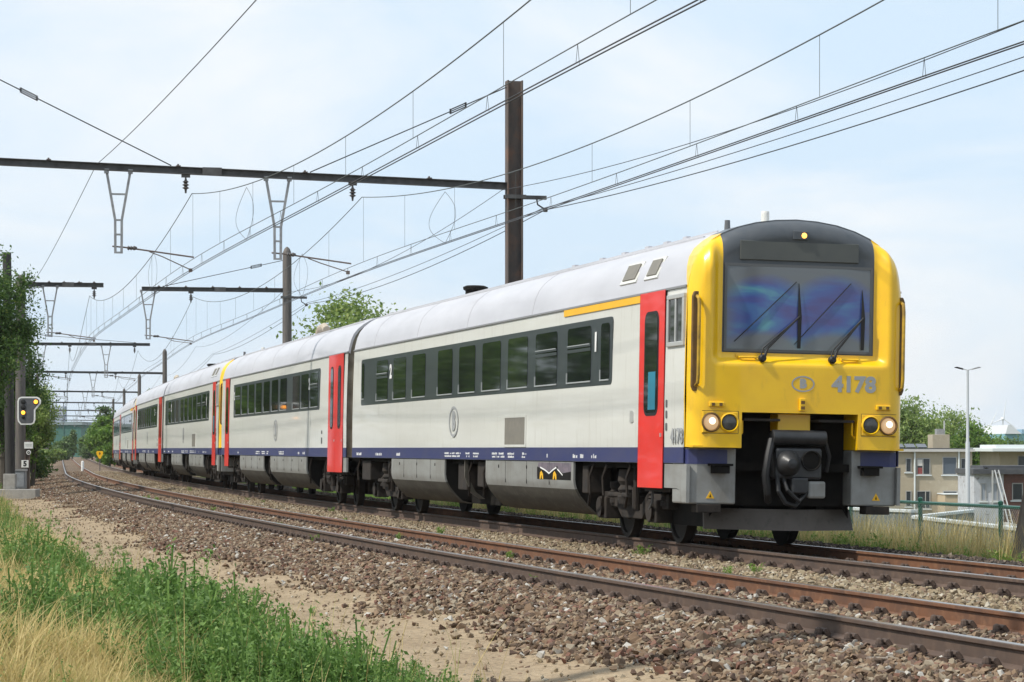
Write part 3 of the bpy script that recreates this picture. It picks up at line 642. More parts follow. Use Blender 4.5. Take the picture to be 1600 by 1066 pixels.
    for uu in (2.2, 3.1, 4.0, 5.2, 6.4, 8): bl.box(U(uu + .18), U(uu), -.80, -.74, 4.10, 4.15)
    bl.build('roof_cleat', M_ROOF, root)
    return root
def car_b(label):
    """driving trailer: double doors at its inner end (towards the camera), cab at the far end"""
    root = thing('railcar', label, 'train car', group='coupled cars of the passenger train')
    shell(root, .07, 24.03)
    for sg in SIDES:
        st = MB()
        for a, b in ((.07, .50), (2.66, 22.02), (23.1, 24.03)): st.box(U(b), U(a), *sorted((sg * 1.448, sg * 1.459)), 1.083, 1.285)
        st.build('blue_stripe', M_NAVY, root)
        side_plate('window_band', M_BAND, root, 4.0, 20.98, 2.16, 3.11, .09, .006, sg)
        for i, a in enumerate((4.25, 5.75, 7.25, 9.55, 11.2, 12.85, 14.5, 16.1, 17.7, 19.3)): window(root, a, a + 1.28, sg, hopper=i in (0, 9))
        door(root, .52, 2.64, sg, leaves=2); door(root, 22.05, 23.07, sg)
        for a in (.505, 2.645, 22.03, 23.08): MB().box(U(a + .012), U(a), *sorted((sg * 1.44, sg * 1.463)), .75, 3.34).build('door_jamb', M_UNDER, root)
        logo(root, MS(11.6, 1.74, sg), .74, .54, .42, 1.0)
        text('class_number', '2', M_WHITETXT, root, MS(5.64, 2.77, sg) @ Matrix.Translation((0, 0, .004)), .36, bold=.016, sx=1.15)
        text('class_number', '2', M_WHITETXT, root, MS(20.72, 2.77, sg) @ Matrix.Translation((0, 0, .004)), .32, bold=.008, sx=1.2)
        side_plate('door_lock', M_GASKET, root, 3.55, 3.68, 1.38, 1.52, .02, .010, sg); side_plate('door_lock', M_GASKET, root, 3.55, 3.68, 1.60, 1.68, .02, .010, sg)
        marks(root, [(6.3, 6.6, 1), (7.2, 7.4, 1), (10.0, 10.9, 2), (13.0, 13.3, 2), (13.7, 14.3, 2), (14.8, 15.6, 2), (19.5, 19.8, 1)], sg, 5)
        sl = MB().box(U(.50), U(.07), *sorted((sg * 1.40, sg * 1.446)), .76, 1.07); sl.build('lower_end_side', M_SKIRT, root)
        underslung(root, [(13.05, 13.6, .6, 1.03), (3.0, 3.4, .7, 1.03), (19.8, 20.2, .7, 1.03)], sg); pipes(root, [3.2, 5.6, 12.9, 19.6, 21.0], sg)
        # far cab: yellow corner, grey lower corner
        cb = MB().prism([(U(24.03), sg * 1.45), (U(24.2), sg * 1.44), (U(24.33), sg * 1.34), (U(24.38), sg * 1.1), (U(24.38), 0), (U(24.03), 0)], 'z', 1.29, 3.34).build('cab_front', M_YEL, root, fixn=True)
        MB().prism([(U(24.03), sg * 1.44), (U(24.2), sg * 1.43), (U(24.33), sg * 1.33), (U(24.38), sg * .8), (U(24.03), sg * .8)], 'z', .58, 1.284).build('lower_cab_corner', M_SKIRT, root, fixn=True)
        MB().tube([(U(24.27), sg * 1.40, 2.06), (U(24.33), sg * 1.46, 2.12), (U(24.33), sg * 1.46, 3.1), (U(24.27), sg * 1.40, 3.18)], .025, 6).build('handrail', M_GRIME, root)
    pr = [(-a, w) for a, w in ROOF] + [(a, w) for a, w in ROOF[::-1]][1:]
    n = len(pr); vs = []
    for uu, sc, dz in ((24.03, 1.0, 0.003), (24.2, .995, -.01), (24.33, .95, -.10), (24.38, .85, -.3)):
        vs += [(U(uu), a * sc, max(3.3, w + dz)) for a, w in pr]
    MB().add(vs, [(i * n + k, i * n + k + 1, (i + 1) * n + k + 1, (i + 1) * n + k) for i in range(3) for k in range(n - 1)] + [tuple(3 * n + k for k in range(n))]).build('cab_hood', M_YEL, root, smooth=True, fixn=True)
    skirt(root, 6.04, 12.65); skirt(root, 14.04, 19.33)
    bogie(root, 3.9); bogie(root, 21.2); gangway(root, -.36)
    e = MB(); e.tube([(U(12.9), -.2, 4.1), (U(12.9), -.2, 4.28), (U(12.6), -.2, 4.42), (U(11.9), -.2, 4.44), (U(11.5), -.2, 4.34)], .10, 10); e.build('exhaust_pipe', mat('exhaust_beige', (.42, .36, .28), .6), root, smooth=True)
    return root
def place(root, s0):
    p = at(s0 + 12.05); root.location = p; root.rotation_euler = (R(-1.0), 0, th(s0 + 12.05) - R(90))
CARS = [0, 24.2, 49.2, 73.4, 98.4, 122.6]
a1 = car_a('leading cab car with yellow front numbered 4178, open coupler and lit headlights'); place(a1, CARS[0])
b1 = car_b('second car from the front, coupled right behind the car with the 4178 cab'); place(b1, CARS[1])
a2 = copy_tree(a1, None, ('first_class_stripe', 'fleet_number', 'graffiti', 'graffiti_black', 'graffiti_yellow', 'graffiti_white')); place(a2, CARS[2]); a2['label'] = 'third car of the train, joined by its yellow cab to the second car'
b2 = copy_tree(b1); place(b2, CARS[3]); b2['label'] = 'fourth car of the train, with red double doors next to the third car'
a3 = copy_tree(a1, None, ('fleet_number', 'graffiti', 'graffiti_black', 'graffiti_yellow', 'graffiti_white')); place(a3, CARS[4]); a3['label'] = 'fifth car of the train with an orange stripe above its far windows'
b3 = copy_tree(b1); place(b3, CARS[5]); b3['label'] = 'last visible car at the far end of the train beside the green bushes'

# ------------------------------------------------------------------ terrain
def ground_z(s, d):
    """height above the rail plane (before the line's own fall) at track position s, d"""
    s = np.asarray(s, float); d = np.asarray(d, float)
    xs = [-400, -60, -22, -14, -11.0, -9.4, -8.45, -7.6, -6.85, -5.0, -4.55, -3.05, -2.6, -1.9, -1.2, -.75, .75, 1.4, 2.1, 3.1, 7.0, 10.0, 25.0, 400]
    zs = [-.6, -.1, .05, -.05, -.12, -.25, -.38, -.43, -.42, -.20, -.185, -.185, -.20, -.14, -.20, -.185, -.185, -.10, -.12, -.52, -.60, -1.7, -4.6, -5.0]
    return np.interp(d, xs, zs)
def gz_noise(s, d):
    P = at_np(s, d, np.zeros_like(np.asarray(s, float) + np.asarray(d, float)))
    x, y = P[..., 0], P[..., 1]; amp = np.clip((-5.6 - d) / 1.0, 0, 1) + np.clip((d - 2.6) / 2, 0, 1)
    return amp * ((vnoise(x, y, .9, 1) - .5) * .06 + (vnoise(x, y, .25, 3) - .5) * .10) + (vnoise(x, y, 3.3, 2) - .5) * .03 * np.clip(amp + .25, 0, 1)
def pt(s, d, dz=0.0):
    return at(s, d, float(ground_z(s, d)) + dz)
def vnoise(x, y, sc, seed):
    """cheap smooth value noise for arrays"""
    r = np.random.default_rng(seed); T = r.random((64, 64))
    u = x * sc; v = y * sc; i = np.floor(u).astype(int); j = np.floor(v).astype(int); fu = u - i; fv = v - j
    fu = fu * fu * (3 - 2 * fu); fv = fv * fv * (3 - 2 * fv); i %= 64; j %= 64; i2 = (i + 1) % 64; j2 = (j + 1) % 64
    return (T[i, j] * (1 - fu) + T[i2, j] * fu) * (1 - fv) + (T[i, j2] * (1 - fu) + T[i2, j2] * fu) * fv
def terrain():
    ss = np.concatenate([np.arange(-75, -30, 2.0), np.arange(-30, 45, .25), np.arange(45, 120, 1.0), np.arange(120, 300, 4.0), np.arange(300, 905, 20.0)])
    dd = np.concatenate([[-140, -100, -70, -45, -30, -22, -18], np.arange(-15, -12, .5), np.arange(-12, 3.2, .15), np.arange(3.2, 12, .6), [13, 16, 20, 25, 32, 45, 70, 110]])
    Sg, Dg = np.meshgrid(ss, dd, indexing='ij')
    Z = ground_z(Sg, Dg); P = at_np(Sg, Dg, Z)
    P[..., 2] += gz_noise(Sg, Dg)
    V = P.reshape(-1, 3); ns, nd = Sg.shape; I = np.arange(ns * nd).reshape(ns, nd)
    Fq = np.stack([I[:-1, :-1], I[1:, :-1], I[1:, 1:], I[:-1, 1:]], -1).reshape(-1, 4)[:, ::-1]
    m = bpy.data.materials.new('trackside_ground'); m.use_nodes = True; N = m.node_tree.nodes; L = m.node_tree.links; b = N['Principled BSDF']
    b.inputs['Roughness'].default_value = .95; b.inputs['Specular IOR Level'].default_value = .15
    tc = N.new('ShaderNodeTexCoord')
    def nz(sc, det=6):
        q = N.new('ShaderNodeTexNoise'); q.inputs['Scale'].default_value = sc; q.inputs['Detail'].default_value = det; L.new(tc.outputs['Object'], q.inputs['Vector']); return q.outputs[0]
    def mixc(f, a, c):
        q = N.new('ShaderNodeMix'); q.data_type = 'RGBA'
        L.new(f, q.inputs[0])
        for k, x in ((6, a), (7, c)):
            if isinstance(x, tuple): q.inputs[k].default_value = x + (1,)
            else: L.new(x, q.inputs[k])
        return q.outputs[2]
    def rng(x, a, c):
        q = N.new('ShaderNodeMapRange'); q.inputs[1].default_value = a; q.inputs[2].default_value = c; L.new(x, q.inputs[0]); return q.outputs[0]
    vo = N.new('ShaderNodeTexVoronoi'); vo.inputs['Scale'].default_value = 13; L.new(tc.outputs['Object'], vo.inputs['Vector'])
    vr = N.new('ShaderNodeSeparateColor'); L.new(vo.outputs['Color'], vr.inputs[0])
    rp = N.new('ShaderNodeValToRGB'); e = rp.color_ramp.elements
    e[0].color = (.080, .052, .036, 1); e[1].color = (.30, .25, .19, 1); q = e.new(.45); q.color = (.145, .100, .068, 1); q = e.new(.8); q.color = (.20, .15, .105, 1)
    L.new(vr.outputs[0], rp.inputs[0])
    sand = mixc(rng(nz(1.6), .35, .68), (.345, .27, .18), (.27, .205, .135)); sand = mixc(rng(nz(14), .5, .75), sand, (.22, .16, .10))
    soil = mixc(rng(nz(2.2), .4, .65), (.07, .085, .028), (.17, .13, .065))
    def attr(nm):
        q = N.new('ShaderNodeAttribute'); q.attribute_name = nm
        ad = N.new('ShaderNodeMath'); ad.operation = 'MULTIPLY_ADD'; ad.inputs[1].default_value = 1.0
        s_ = N.new('ShaderNodeMath'); s_.operation = 'SUBTRACT'; s_.inputs[1].default_value = .5; L.new(nz(4.5), s_.inputs[0])
        L.new(s_.outputs[0], ad.inputs[0]); L.new(q.outputs['Fac'], ad.inputs[2]); return rng(ad.outputs[0], .42, .58)
    c = mixc(attr('sandy'), rp.outputs[0], sand); c = mixc(attr('grassy'), c, soil); L.new(c, b.inputs['Base Color'])
    bp = N.new('ShaderNodeBump'); bp.inputs['Strength'].default_value = .7; bp.inputs['Distance'].default_value = .03
    mm = N.new('ShaderNodeMath'); mm.operation = 'ADD'; L.new(vo.outputs['Distance'], mm.inputs[0]); L.new(nz(30), mm.inputs[1]); L.new(mm.outputs[0], bp.inputs['Height']); L.new(bp.outputs[0], b.inputs['Normal'])
    o = np_mesh('ground', V, Fq, m, smooth=True); tag(o, kind='structure')
    e_ = (-4.55 - Dg) + (vnoise(P[..., 0], P[..., 1], .5, 5) - .5) * .9
    sandy = np.clip((e_ - 1.4) / .6, 0, 1); grassy = np.clip((e_ - 4.1) / .7, 0, 1); grassy = np.maximum(grassy, np.clip((Dg - 2.6) / .6, 0, 1))
    grassy = np.maximum(grassy, np.clip((Sg - 175) / 30, 0, 1) * np.clip((-6.0 - Dg) / .5, 0, 1))
    for nm, A in (('sandy', sandy), ('grassy', grassy)):
        a = o.data.attributes.new(nm, 'FLOAT', 'POINT'); a.data.foreach_set('value', A.astype(np.float32).ravel())
    ff = MB().add([(-5000, -600, -5.4), (5000, -600, -5.4), (5000, 7000, -5.4), (-5000, 7000, -5.4)], [(0, 1, 2, 3)])
    tag(ff.build('terrain', mat('far_fields', (.085, .10, .045), .95, c2=(.14, .13, .07), scale=.01), None), kind='structure')
terrain()

# ------------------------------------------------------------------ stones
def in_view(P, mx=.10, my=.12):
    x = .5 + P[:, 0] / P[:, 1] * 4200 / 1600; y = (701 - 4200 * (P[:, 2] - CAM_H) / P[:, 1]) / 1066
    return (P[:, 1] > 9) & (x > -mx) & (x < 1 + mx) & (y < 1 + my)
def field(s0, s1, d0, d1, dens, hidden=True):
    n = int((s1 - s0) * (d1 - d0) * dens); s = RNG.uniform(s0, s1, n); d = RNG.uniform(d0, d1, n)
    P = at_np(s, d, ground_z(s, d) + gz_noise(s, d)); k = in_view(P); return P[k], s[k], d[k]
def stone_protos(m, seed):
    out = []; r = random.Random(seed); import bmesh
    for i in range(9):
        bm = bmesh.new(); sx, sy, sz = r.uniform(.85, 1.25), r.uniform(.6, .95), r.uniform(.5, .85)
        for k in range(11):
            n = Vector((r.gauss(0, 1), r.gauss(0, 1), r.gauss(0, 1))).normalized() * r.uniform(.42, .55); bm.verts.new((n.x * sx, n.y * sy, n.z * sz))
        h = bmesh.ops.convex_hull(bm, input=bm.verts[:]); bmesh.ops.delete(bm, geom=[v for v in bm.verts if not v.link_faces], context='VERTS')
        me = bpy.data.meshes.new('stone'); bm.to_mesh(me); bm.free(); me.materials.append(m)
        o = bpy.data.objects.new('stone', me); SC.collection.objects.link(o); out.append(o)
    return out
BROWN = stone_mat('brown_ballast', [((0.158, 0.105, 0.067), 5), ((0.207, 0.144, 0.094), 5), ((0.092, 0.063, 0.043), 4.5), ((0.246, 0.192, 0.134), 4), ((0.128, 0.087, 0.065), 4), ((0.273, 0.227, 0.167), 2.2), ((0.163, 0.087, 0.063), 2), ((0.405, 0.383, 0.343), 1.2)])
TAN = stone_mat('tan_ballast', [((0.240, 0.186, 0.118), 5), ((0.280, 0.226, 0.148), 5), ((0.160, 0.119, 0.076), 4), ((0.320, 0.269, 0.194), 3), ((0.208, 0.147, 0.103), 3), ((0.384, 0.348, 0.281), 1)])
def stones():
    def go(name, regs, m, lo, hi, seed, label, cat):
        Ps = np.concatenate([r[0] for r in regs]); k = len(Ps); sc = RNG.uniform(lo, hi, k) * np.where(RNG.random(k) < .12, 1.35, 1.0)
        Ps = Ps.copy(); Ps[:, 2] += RNG.uniform(-.015, .03, k)
        scatter(name, Ps, sc, stone_protos(m, seed), tilt=.9, label=label, cat=cat); return k
    def cut(r, f):
        P, s, d = r; k = f(P, s, d); return P[k], s[k], d[k]
    edge = lambda P, s, d: (-4.55 - d) + (vnoise(P[:, 0], P[:, 1], .5, 5) - .5) * .9 < 1.68 + RNG.normal(0, .22, len(d))
    norail = lambda c: (lambda P, s, d: (abs(abs(d - c) - .75) > .105))
    A = [cut(field(-26, 26, -7.6, -4.66, 520), edge), cut(field(26, 62, -7.4, -4.66, 300), edge), cut(field(62, 130, -7.2, -4.66, 110), edge)]
    Bt = [cut(field(-26, 26, -4.6, -3.0, 420), norail(NEAR)), cut(field(26, 70, -4.6, -3.0, 260), norail(NEAR)), cut(field(70, 160, -4.6, -3.0, 90), norail(NEAR))]
    n = go('ballast', A + Bt, BROWN, .045, .098, 3, 'crushed brown stones heaped along the empty near track', 'ballast')
    C_ = [field(-26, 26, -2.98, -.84, 480), field(26, 70, -2.98, -.84, 300), field(70, 160, -2.98, -.84, 100)]
    n2 = go('ballast', C_, TAN, .045, .09, 4, 'pale tan stones in the strip between the two tracks', 'ballast')
    D_ = [cut(field(-26, 6, -.7, 2.2, 330), norail(0)), field(6, 70, .85, 2.6, 170)]
    n3 = go('ballast', D_, stone_mat('dark_ballast', [((.075, .058, .046), 5), ((.12, .09, .07), 4), ((.05, .042, .036), 4), ((.19, .155, .12), 2)]), .045, .08, 5, 'dark oily stones within the track the train stands on, train shade painted in beyond it', 'ballast')  # stones past the far rail are coloured dark for the train's shadow
    # loose stones lying on the sandy path
    E_ = field(-26, 110, -9.0, -6.2, 26); go('pebbles', [E_], TAN, .02, .055, 6, 'loose pebbles strewn over the sandy footpath', 'pebbles')
stones()

# ------------------------------------------------------------------ tracks
M_RAIL = mat('rusty_rail', (.165, .072, .034), .75, c2=(.10, .050, .030), scale=2.5, c3=(.22, .11, .055), s3=9, lo3=.5, hi3=.8, bump=.15)
M_RAILB = mat('brown_rail', (.098, .062, .044), .75, c2=(.066, .045, .036), scale=2.5, c3=(.14, .092, .065), s3=9, lo3=.5, hi3=.8, bump=.15)
M_HEAD = mat('worn_rail_head', (.34, .30, .27), .28, .85, c2=(.22, .18, .15), scale=5, stretch=(.2, .2, 1))
M_SLEEP = mat('concrete_sleeper', (.24, .205, .165), .9, c2=(.15, .12, .095), scale=6, bump=.3)
M_CLIP = mat('rusty_clip', (.085, .055, .040), .8, c2=(.05, .036, .030), scale=20)
def track(c, label, s_end, s_sleep, zt, M1, M2):
    root = thing('railway_track', label, 'railway track', at(0, c, 0))
    inv = Matrix.Translation(-Vector(root.location))
    st = np.concatenate([np.arange(-60, 130, 1.0), np.arange(130, s_end, 4.0)])
    sec = [(-.07, -.17), (.07, -.17), (.07, -.16), (.012, -.135), (.010, -.045), (.036, -.03), (.036, -.006), (.030, 0), (-.030, 0), (-.036, -.006), (-.036, -.03), (-.010, -.045), (-.012, -.135), (-.07, -.16)]
    for off, mm in ((-.75, M1), (.75, M2)):
        dz = -zt * off
        V = [[inv @ at(s, c + off + a, b + dz) for a, b in sec] for s in st]
        rl = MB().sweep(sec, V).build('rail', mm, root, smooth=True, angle=25)
        hd = [(-.033, -.001), (.033, -.001), (.031, .0025), (-.031, .0025)]
        MB().sweep(hd, [[inv @ at(s, c + off + a, b + dz) for a, b in hd] for s in st]).build('running_surface', M_HEAD, rl)
    # sleepers
    sl = MB(); sl.prism([(-.14, -.36), (.14, -.36), (.115, -.176), (-.115, -.176)], 'x', -1.25, 1.25)
    rest = MB(); first = None; fm = None; k = 0
    for s in np.arange(s_sleep[0], s_sleep[1], .6):
        if k < 50:
            p = inv @ at(s, c, 0)
            if first is None:
                first = sl.build('sleeper', M_SLEEP, root, bevel=.01); o = first
                f = MB(); f.box(-.17, .17, -.085, .085, -.178, -.160)
                for sx in (-1, 1):
                    f.tube([(sx * .075, -.05, -.15), (sx * .10, -.05, -.115), (sx * .10, .05, -.115), (sx * .075, .05, -.15)], .022, 6); f.lathe([(.030, -.16), (.034, -.13), (.028, -.10), (.012, -.088)], (sx * .145, 0, 0), 'z', 8); f.box(sx * .125 - .06, sx * .125 + .06, -.05, .05, -.162, -.14)
                fo = f.build('rail_fastening', M_CLIP, first); fo.location = (-.75, 0, -zt * -.75); f2 = fo.copy(); SC.collection.objects.link(f2); f2.parent = first; f2.location = (.75, 0, -zt * .75); fs = [fo, f2]
            else:
                o = first.copy(); SC.collection.objects.link(o); o.parent = root
                for q in fs: g = q.copy(); SC.collection.objects.link(g); g.parent = o
            o.location = p; o.rotation_euler = (0, 0, th(s))
        else:
            M = inv @ Matrix.Translation(at(s, c, 0)) @ Matrix.Rotation(th(s), 4, 'Z')
            for src in (sl, f): 
                if src is sl: rest.add([M @ Vector(v) for v in src.v], src.f)
                else:
                    for off in (-.75, .75): rest.add([M @ (Vector(v) + Vector((off, 0, 0))) for v in src.v], src.f)
        k += 1
    if rest.v: tag(rest.build('distant_sleepers', M_CLIP, root), kind='stuff')
    return root
track(NEAR, 'empty near track with rusty brown rails curving away to the left', 700, (-26, 75), .0, M_RAILB, M_RAIL)
track(0.0, 'far track carrying the train, its rails dark with brake dust', 700, (-26, 8), .0175, M_RAILB, M_RAIL)

# ------------------------------------------------------------------ overhead line
M_RUSTM = mat('rusted_mast_steel', (.105, .080, .068), .8, c2=(.20, .095, .055), scale=2.2, lo=.50, hi=.78, c3=(.060, .055, .054), s3=3, lo3=.45, hi3=.7, st3=(1, 1, .5))
M_BEAM = mat('weathered_beam', (.10, .098, .098), .7, c2=(.05, .046, .045), scale=4)
M_GALV = mat('galvanised_steel', (.33, .335, .34), .5, .3, c2=(.24, .24, .245), scale=9)
M_WOODM = mat('dark_mast', (.085, .078, .075), .8, c2=(.15, .13, .115), scale=5, stretch=(3, 3, .3))
M_INS = mat('brown_insulator', (.055, .045, .042), .3, c2=(.10, .095, .09), scale=9)
M_WIRE = mat('dark_wire', (.030, .031, .034), .6)
M_COPPER = mat('oxidised_wire', (.065, .075, .072), .6)
H_SEC = lambda w, h, t: [(-w / 2, -h / 2), (-w / 2 + t, -h / 2), (-w / 2 + t, -t / 2), (w / 2 - t, -t / 2), (w / 2 - t, -h / 2), (w / 2, -h / 2), (w / 2, h / 2), (w / 2 - t, h / 2), (w / 2 - t, t / 2), (-w / 2 + t, t / 2), (-w / 2 + t, h / 2), (-w / 2, h / 2)]
ZB = 7.49
def mast(root, d, top, steel, base=-1.0):
    if steel:
        m = MB().prism(H_SEC(.37, .30, .03), 'z', base, top).build('mast', M_RUSTM, root, fixn=True); m.location = (d, 0, 0)
    else:
        m = MB().lathe([(.20, base), (.175, top - .35), (.165, top - .22), (.10, top - .07), (.02, top)], (0, 0, 0), 'z', 16).build('mast', M_WOODM, root, smooth=True); m.location = (d, 0, 0)
    return m
def hanger(root, d, zb):
    m = MB(); t = .055
    for sx in (-1, 1):
        m.bar((d + sx * .27, 0, zb), (d + sx * .075, 0, zb - 1.12), t); m.bar((d + sx * .075, 0, zb - 1.12), (d + sx * .07, 0, zb - 1.88), t)
        m.box(d + sx * .27 - .05, d + sx * .27 + .05, -.06, .06, zb - .06, zb + .04)
    m.box(d - .18, d + .18, -.025, .025, zb - .55, zb - .51)
    for z in (1.12, 1.45, 1.86): m.box(d - .09, d + .09, -.03, .03, zb - z - .02, zb - z + .02)
    m.build('hanger_frame', M_GALV, root)
    a = MB(); z0 = zb - 1.74; x1 = d + 1.72
    a.tube([(d - .14, 0, z0 + .02), (d + .14, 0, z0), (x1, .02, z0 - .20)], .020, 6)
    a.tube([(d + .70, 0, z0 - .09), (d + 1.0, 0, z0 - .20), (d + 1.62, 0, 5.40)], .013, 6)
    a.box(d + 1.60, d + 1.68, -.03, .03, 5.34, 5.42); ar = a.build('registration_arm', mat('arm_brown', (.13, .10, .085), .6), root)
    MB().lathe([(.03, d + .20), (.055, d + .23), (.03, d + .26), (.055, d + .29), (.03, d + .32), (.055, d + .35), (.03, d + .42)], (0, 0, z0 - .015), 'x', 10).build('arm_insulator', M_INS, ar, smooth=True)
def insulator(root, d, zb):
    m = MB(); z = zb - .08
    m.lathe([(.018, z), (.03, z - .06), (.075, z - .10), (.03, z - .13), (.085, z - .17), (.03, z - .20), (.085, z - .24), (.03, z - .27), (.02, z - .36)], (d, 0, 0), 'z', 12)
    m.box(d - .10, d + .10, -.02, .02, z, z + .08); m.build('messenger_insulator', M_INS, root, smooth=True)
def stay(root, a, b, tb=.25):
    a = Vector(a); b = Vector(b); o = MB().tube([a, b], .014, 5).build('stay_wire', M_WIRE, root); t = (b - a).normalized(); c = a.lerp(b, tb)
    q = MB()
    for k in (-.045, .045): q.tube([c - t * .2 + Vector((0, 0, k)), c + t * .2 + Vector((0, 0, k))], .016, 5)
    for k in (-.2, .2): q.bar(c + t * k + Vector((0, 0, -.06)), c + t * k + Vector((0, 0, .06)), .04)
    q.build('turnbuckle', M_WIRE, o)
def right_bracket(root, d):
    m = MB(); m.box(d - .25, d + .78, -.04, .04, 7.17, 7.26); m.box(d - .25, d + .25, -.19, -.14, 7.17, 7.26); b = m.build('feeder_bracket', M_BEAM, root)
    MB().tube([(d + .55, 0, 7.17), (d + .57, 0, 7.05), (d + .70, 0, 6.97), (d + .75, 0, 6.93)], .02, 6).lathe([(.05, 6.88), (.06, 6.93), (.05, 6.98)], (d + .76, 0, 0), 'z', 8).build('feeder_insulator', M_INS, b)
def beam(root, d0, d1, zl=0, zr=0, sz=.165, y=.23):
    s2 = H_SEC(sz, sz, .016); s2 = [(b, a) for a, b in s2]         # flanges at top and bottom
    st = [[(d, y * 0 + p, q + ZB + z) for p, q in s2] for d, z in ((d0, zl), (d1, zr))]
    o = MB().sweep(s2, st).build('beam', M_BEAM, root, fixn=True)
    for q in np.arange(.12, .95, .19):
        d = d0 + (d1 - d0) * q; z = zl + (zr - zl) * q + ZB
        c = MB(); c.box(d - .05, d + .05, -sz / 2 - .03, sz / 2 + .03, z + sz / 2 - .002, z + sz / 2 + .022); c.box(d - .02, d + .02, -.02, .02, z + sz / 2 + .022, z + sz / 2 + .06); c.build('beam_clamp', M_RUSTM, o)
    d = d0 + (d1 - d0) * .55; z = zl + (zr - zl) * .55 + ZB
    MB().box(d - .22, d + .22, -sz / 2 - .016, -sz / 2 + .012, z - sz / 2 - .012, z + sz / 2 + .012).build('splice_plate', M_BEAM, o)
    return o
def support(s, label, left, right, steel=False, full=True, lt=9.4, rt=9.4, hang=(-5.95, -2.3), wob=0.0):
    root = thing('catenary_support', label, 'gantry', at(s), (0, 0, th(s)), 'overhead line supports along the tracks')
    if left is not None: mast(root, left, lt, steel)
    if right is not None: mast(root, right, rt, steel)
    if full:
        zl = .37 if steel else .06
        beam(root, left + .1, right - .14 if not steel else right - .19, zl, -.02)
        zz = lambda d: ZB + zl + (-.02 - zl) * (d - left) / (right - left)
        for h in hang: hanger(root, h, zz(h) - .08)
        for i in (-4.42, -.55): insulator(root, i, zz(i) - .08)
        if s < 150:
            stay(root, (right - .18, 0, rt - .15), (-1.55, 0, zz(-1.55) + .1)); stay(root, (left + .18, 0, lt - .15), (-4.75, 0, zz(-4.75) + .1), .57 if steel else .30)
    return root
support(-14, 'steel gantry nearest the camera, standing over both tracks before the train', -12.6, 3.3, True, lt=10, rt=9.9)
r_ = support(29, 'tall rusty steel gantry rising behind the first car, its beam over both tracks', -12.4, 3.3, True, lt=11.5, rt=9.95); right_bracket(r_, 3.3)
def cantilever(s, dm, de, label, hangs, top=9.2):
    root = thing('catenary_support', label, 'gantry', at(s), (0, 0, th(s)), 'overhead line supports along the tracks')
    mast(root, dm, top, False); a, b = sorted((dm + (.15 if de > dm else -.15), de)); beam(root, a, b)
    for h in hangs:
        hanger(root, h, ZB - .08); insulator(root, h + 1.65, ZB - .08)
    stay(root, (dm, 0, top - .5), (de + (-.8 if de > dm else .8), 0, ZB + .1))
    return root
r_ = cantilever(72, 3.3, -2.35, 'dark mast with a one-sided arm reaching left, behind the second car', (-2.1,)); right_bracket(r_, 3.3)
cantilever(70, -7.0, -3.9, 'dark mast beside the signal with a short arm reaching right', (-5.9,), 7.85)
r_ = cantilever(126, -7.2, .35, 'mast hidden in the left trees with a long arm over both tracks', (-5.95, -2.2), 8.6)
far_labels = ['gantry spanning both tracks far behind the train, nearest of the distant ones', 'second of the distant gantries over the tracks', 'third of the distant gantries over the tracks', 'fourth of the distant gantries over the tracks', 'fifth distant gantry, just a thin line over the tracks', 'farthest gantry over the tracks']
FAR = [181, 250, 318, 390, 462, 535]
for s, l in zip(FAR, far_labels): support(s, l, -7.2, 3.3)
SUP = [-57, -14, 29, 71, 126] + FAR
def zmes(s):
    for a, b in zip(SUP, SUP[1:]):
        if a <= s <= b:
            q = (s - a) / (b - a) * 2 - 1; sag = 1.03 * ((b - a) / 43) ** 1.3; return 7.14 - min(sag, 1.5) * (1 - q * q)
    return 7.0
def overhead(c, label):
    root = thing('overhead_line', label, 'overhead line', at(0, c, 0)); inv = Matrix.Translation(-Vector(root.location))
    st = list(np.arange(-40, 130, .75)) + list(np.arange(130, 536, 3.0))
    stag = lambda s: .06 * math.sin(s * math.pi / 43)
    P = lambda s, z, o=0.0: inv @ at(s, c + stag(s) + o, z)
    MB().tube([P(s, zmes(s)) for s in st], .0095, 5).build('messenger_wire', M_COPPER, root)
    zaux = lambda s: 5.56 + .06 * math.cos((s - 29) * 2 * math.pi / 43)
    zc = lambda s: 5.355 + .03 * math.cos((s - 29) * 2 * math.pi / 43)
    MB().tube([P(s, zaux(s)) for s in st], .0070, 5).build('auxiliary_wire', M_COPPER, root)
    for o in (-.035, .035): MB().tube([P(s, zc(s), o) for s in st], .0085, 5).build('contact_wire', M_WIRE, root)
    n = 0
    for s in np.arange(-12, 75, 5.1): MB().tube([P(s, zaux(s)), P(s, zmes(s))], .0042, 4).build('dropper', M_COPPER, root)
    for s in np.arange(-13, 75, 4.0):
        m = MB()
        for o in (-.02, .02): m.tube([P(s, zc(s), o), P(s, zaux(s))], .0036, 4)
        m.build('short_dropper', M_WIRE, root)
    for s in (19.5, 38.5, 84):
        z0 = zc(s); z1 = zmes(s - 1.0); loop = []
        for k in range(17):
            q = k / 16; a = math.sin(q * math.pi); loop.append(P(s + 1.6 * a, z1 + (z0 - z1) * q))
        MB().tube(loop, .0042, 4).build('jumper_loop', M_WIRE, root)
        MB().tube([P(s - 1.0 * math.sin(k / 16 * math.pi), z1 + (z0 - z1) * k / 16) for k in range(17)], .0042, 4).build('jumper_loop', M_WIRE, root)
    return root
overhead(-4.33, 'overhead wires hung above the empty near track'); overhead(-.38, 'overhead wires hung above the train')
def plain_wire(d, z, sag, label, r=.009, spans=None, m=M_WIRE, d2=None):
    pts = []
    sp = spans or SUP[:7]
    for a, b in zip(sp, sp[1:]):
        for k in range(20):
            q = k / 20; pts.append(at(a + (b - a) * q, d, z - sag * 4 * q * (1 - q)))
    pts.append(at(sp[-1], d, z)); o = MB().tube(pts, r, 5).build('wire', m); tag(o, label, 'wire'); return o
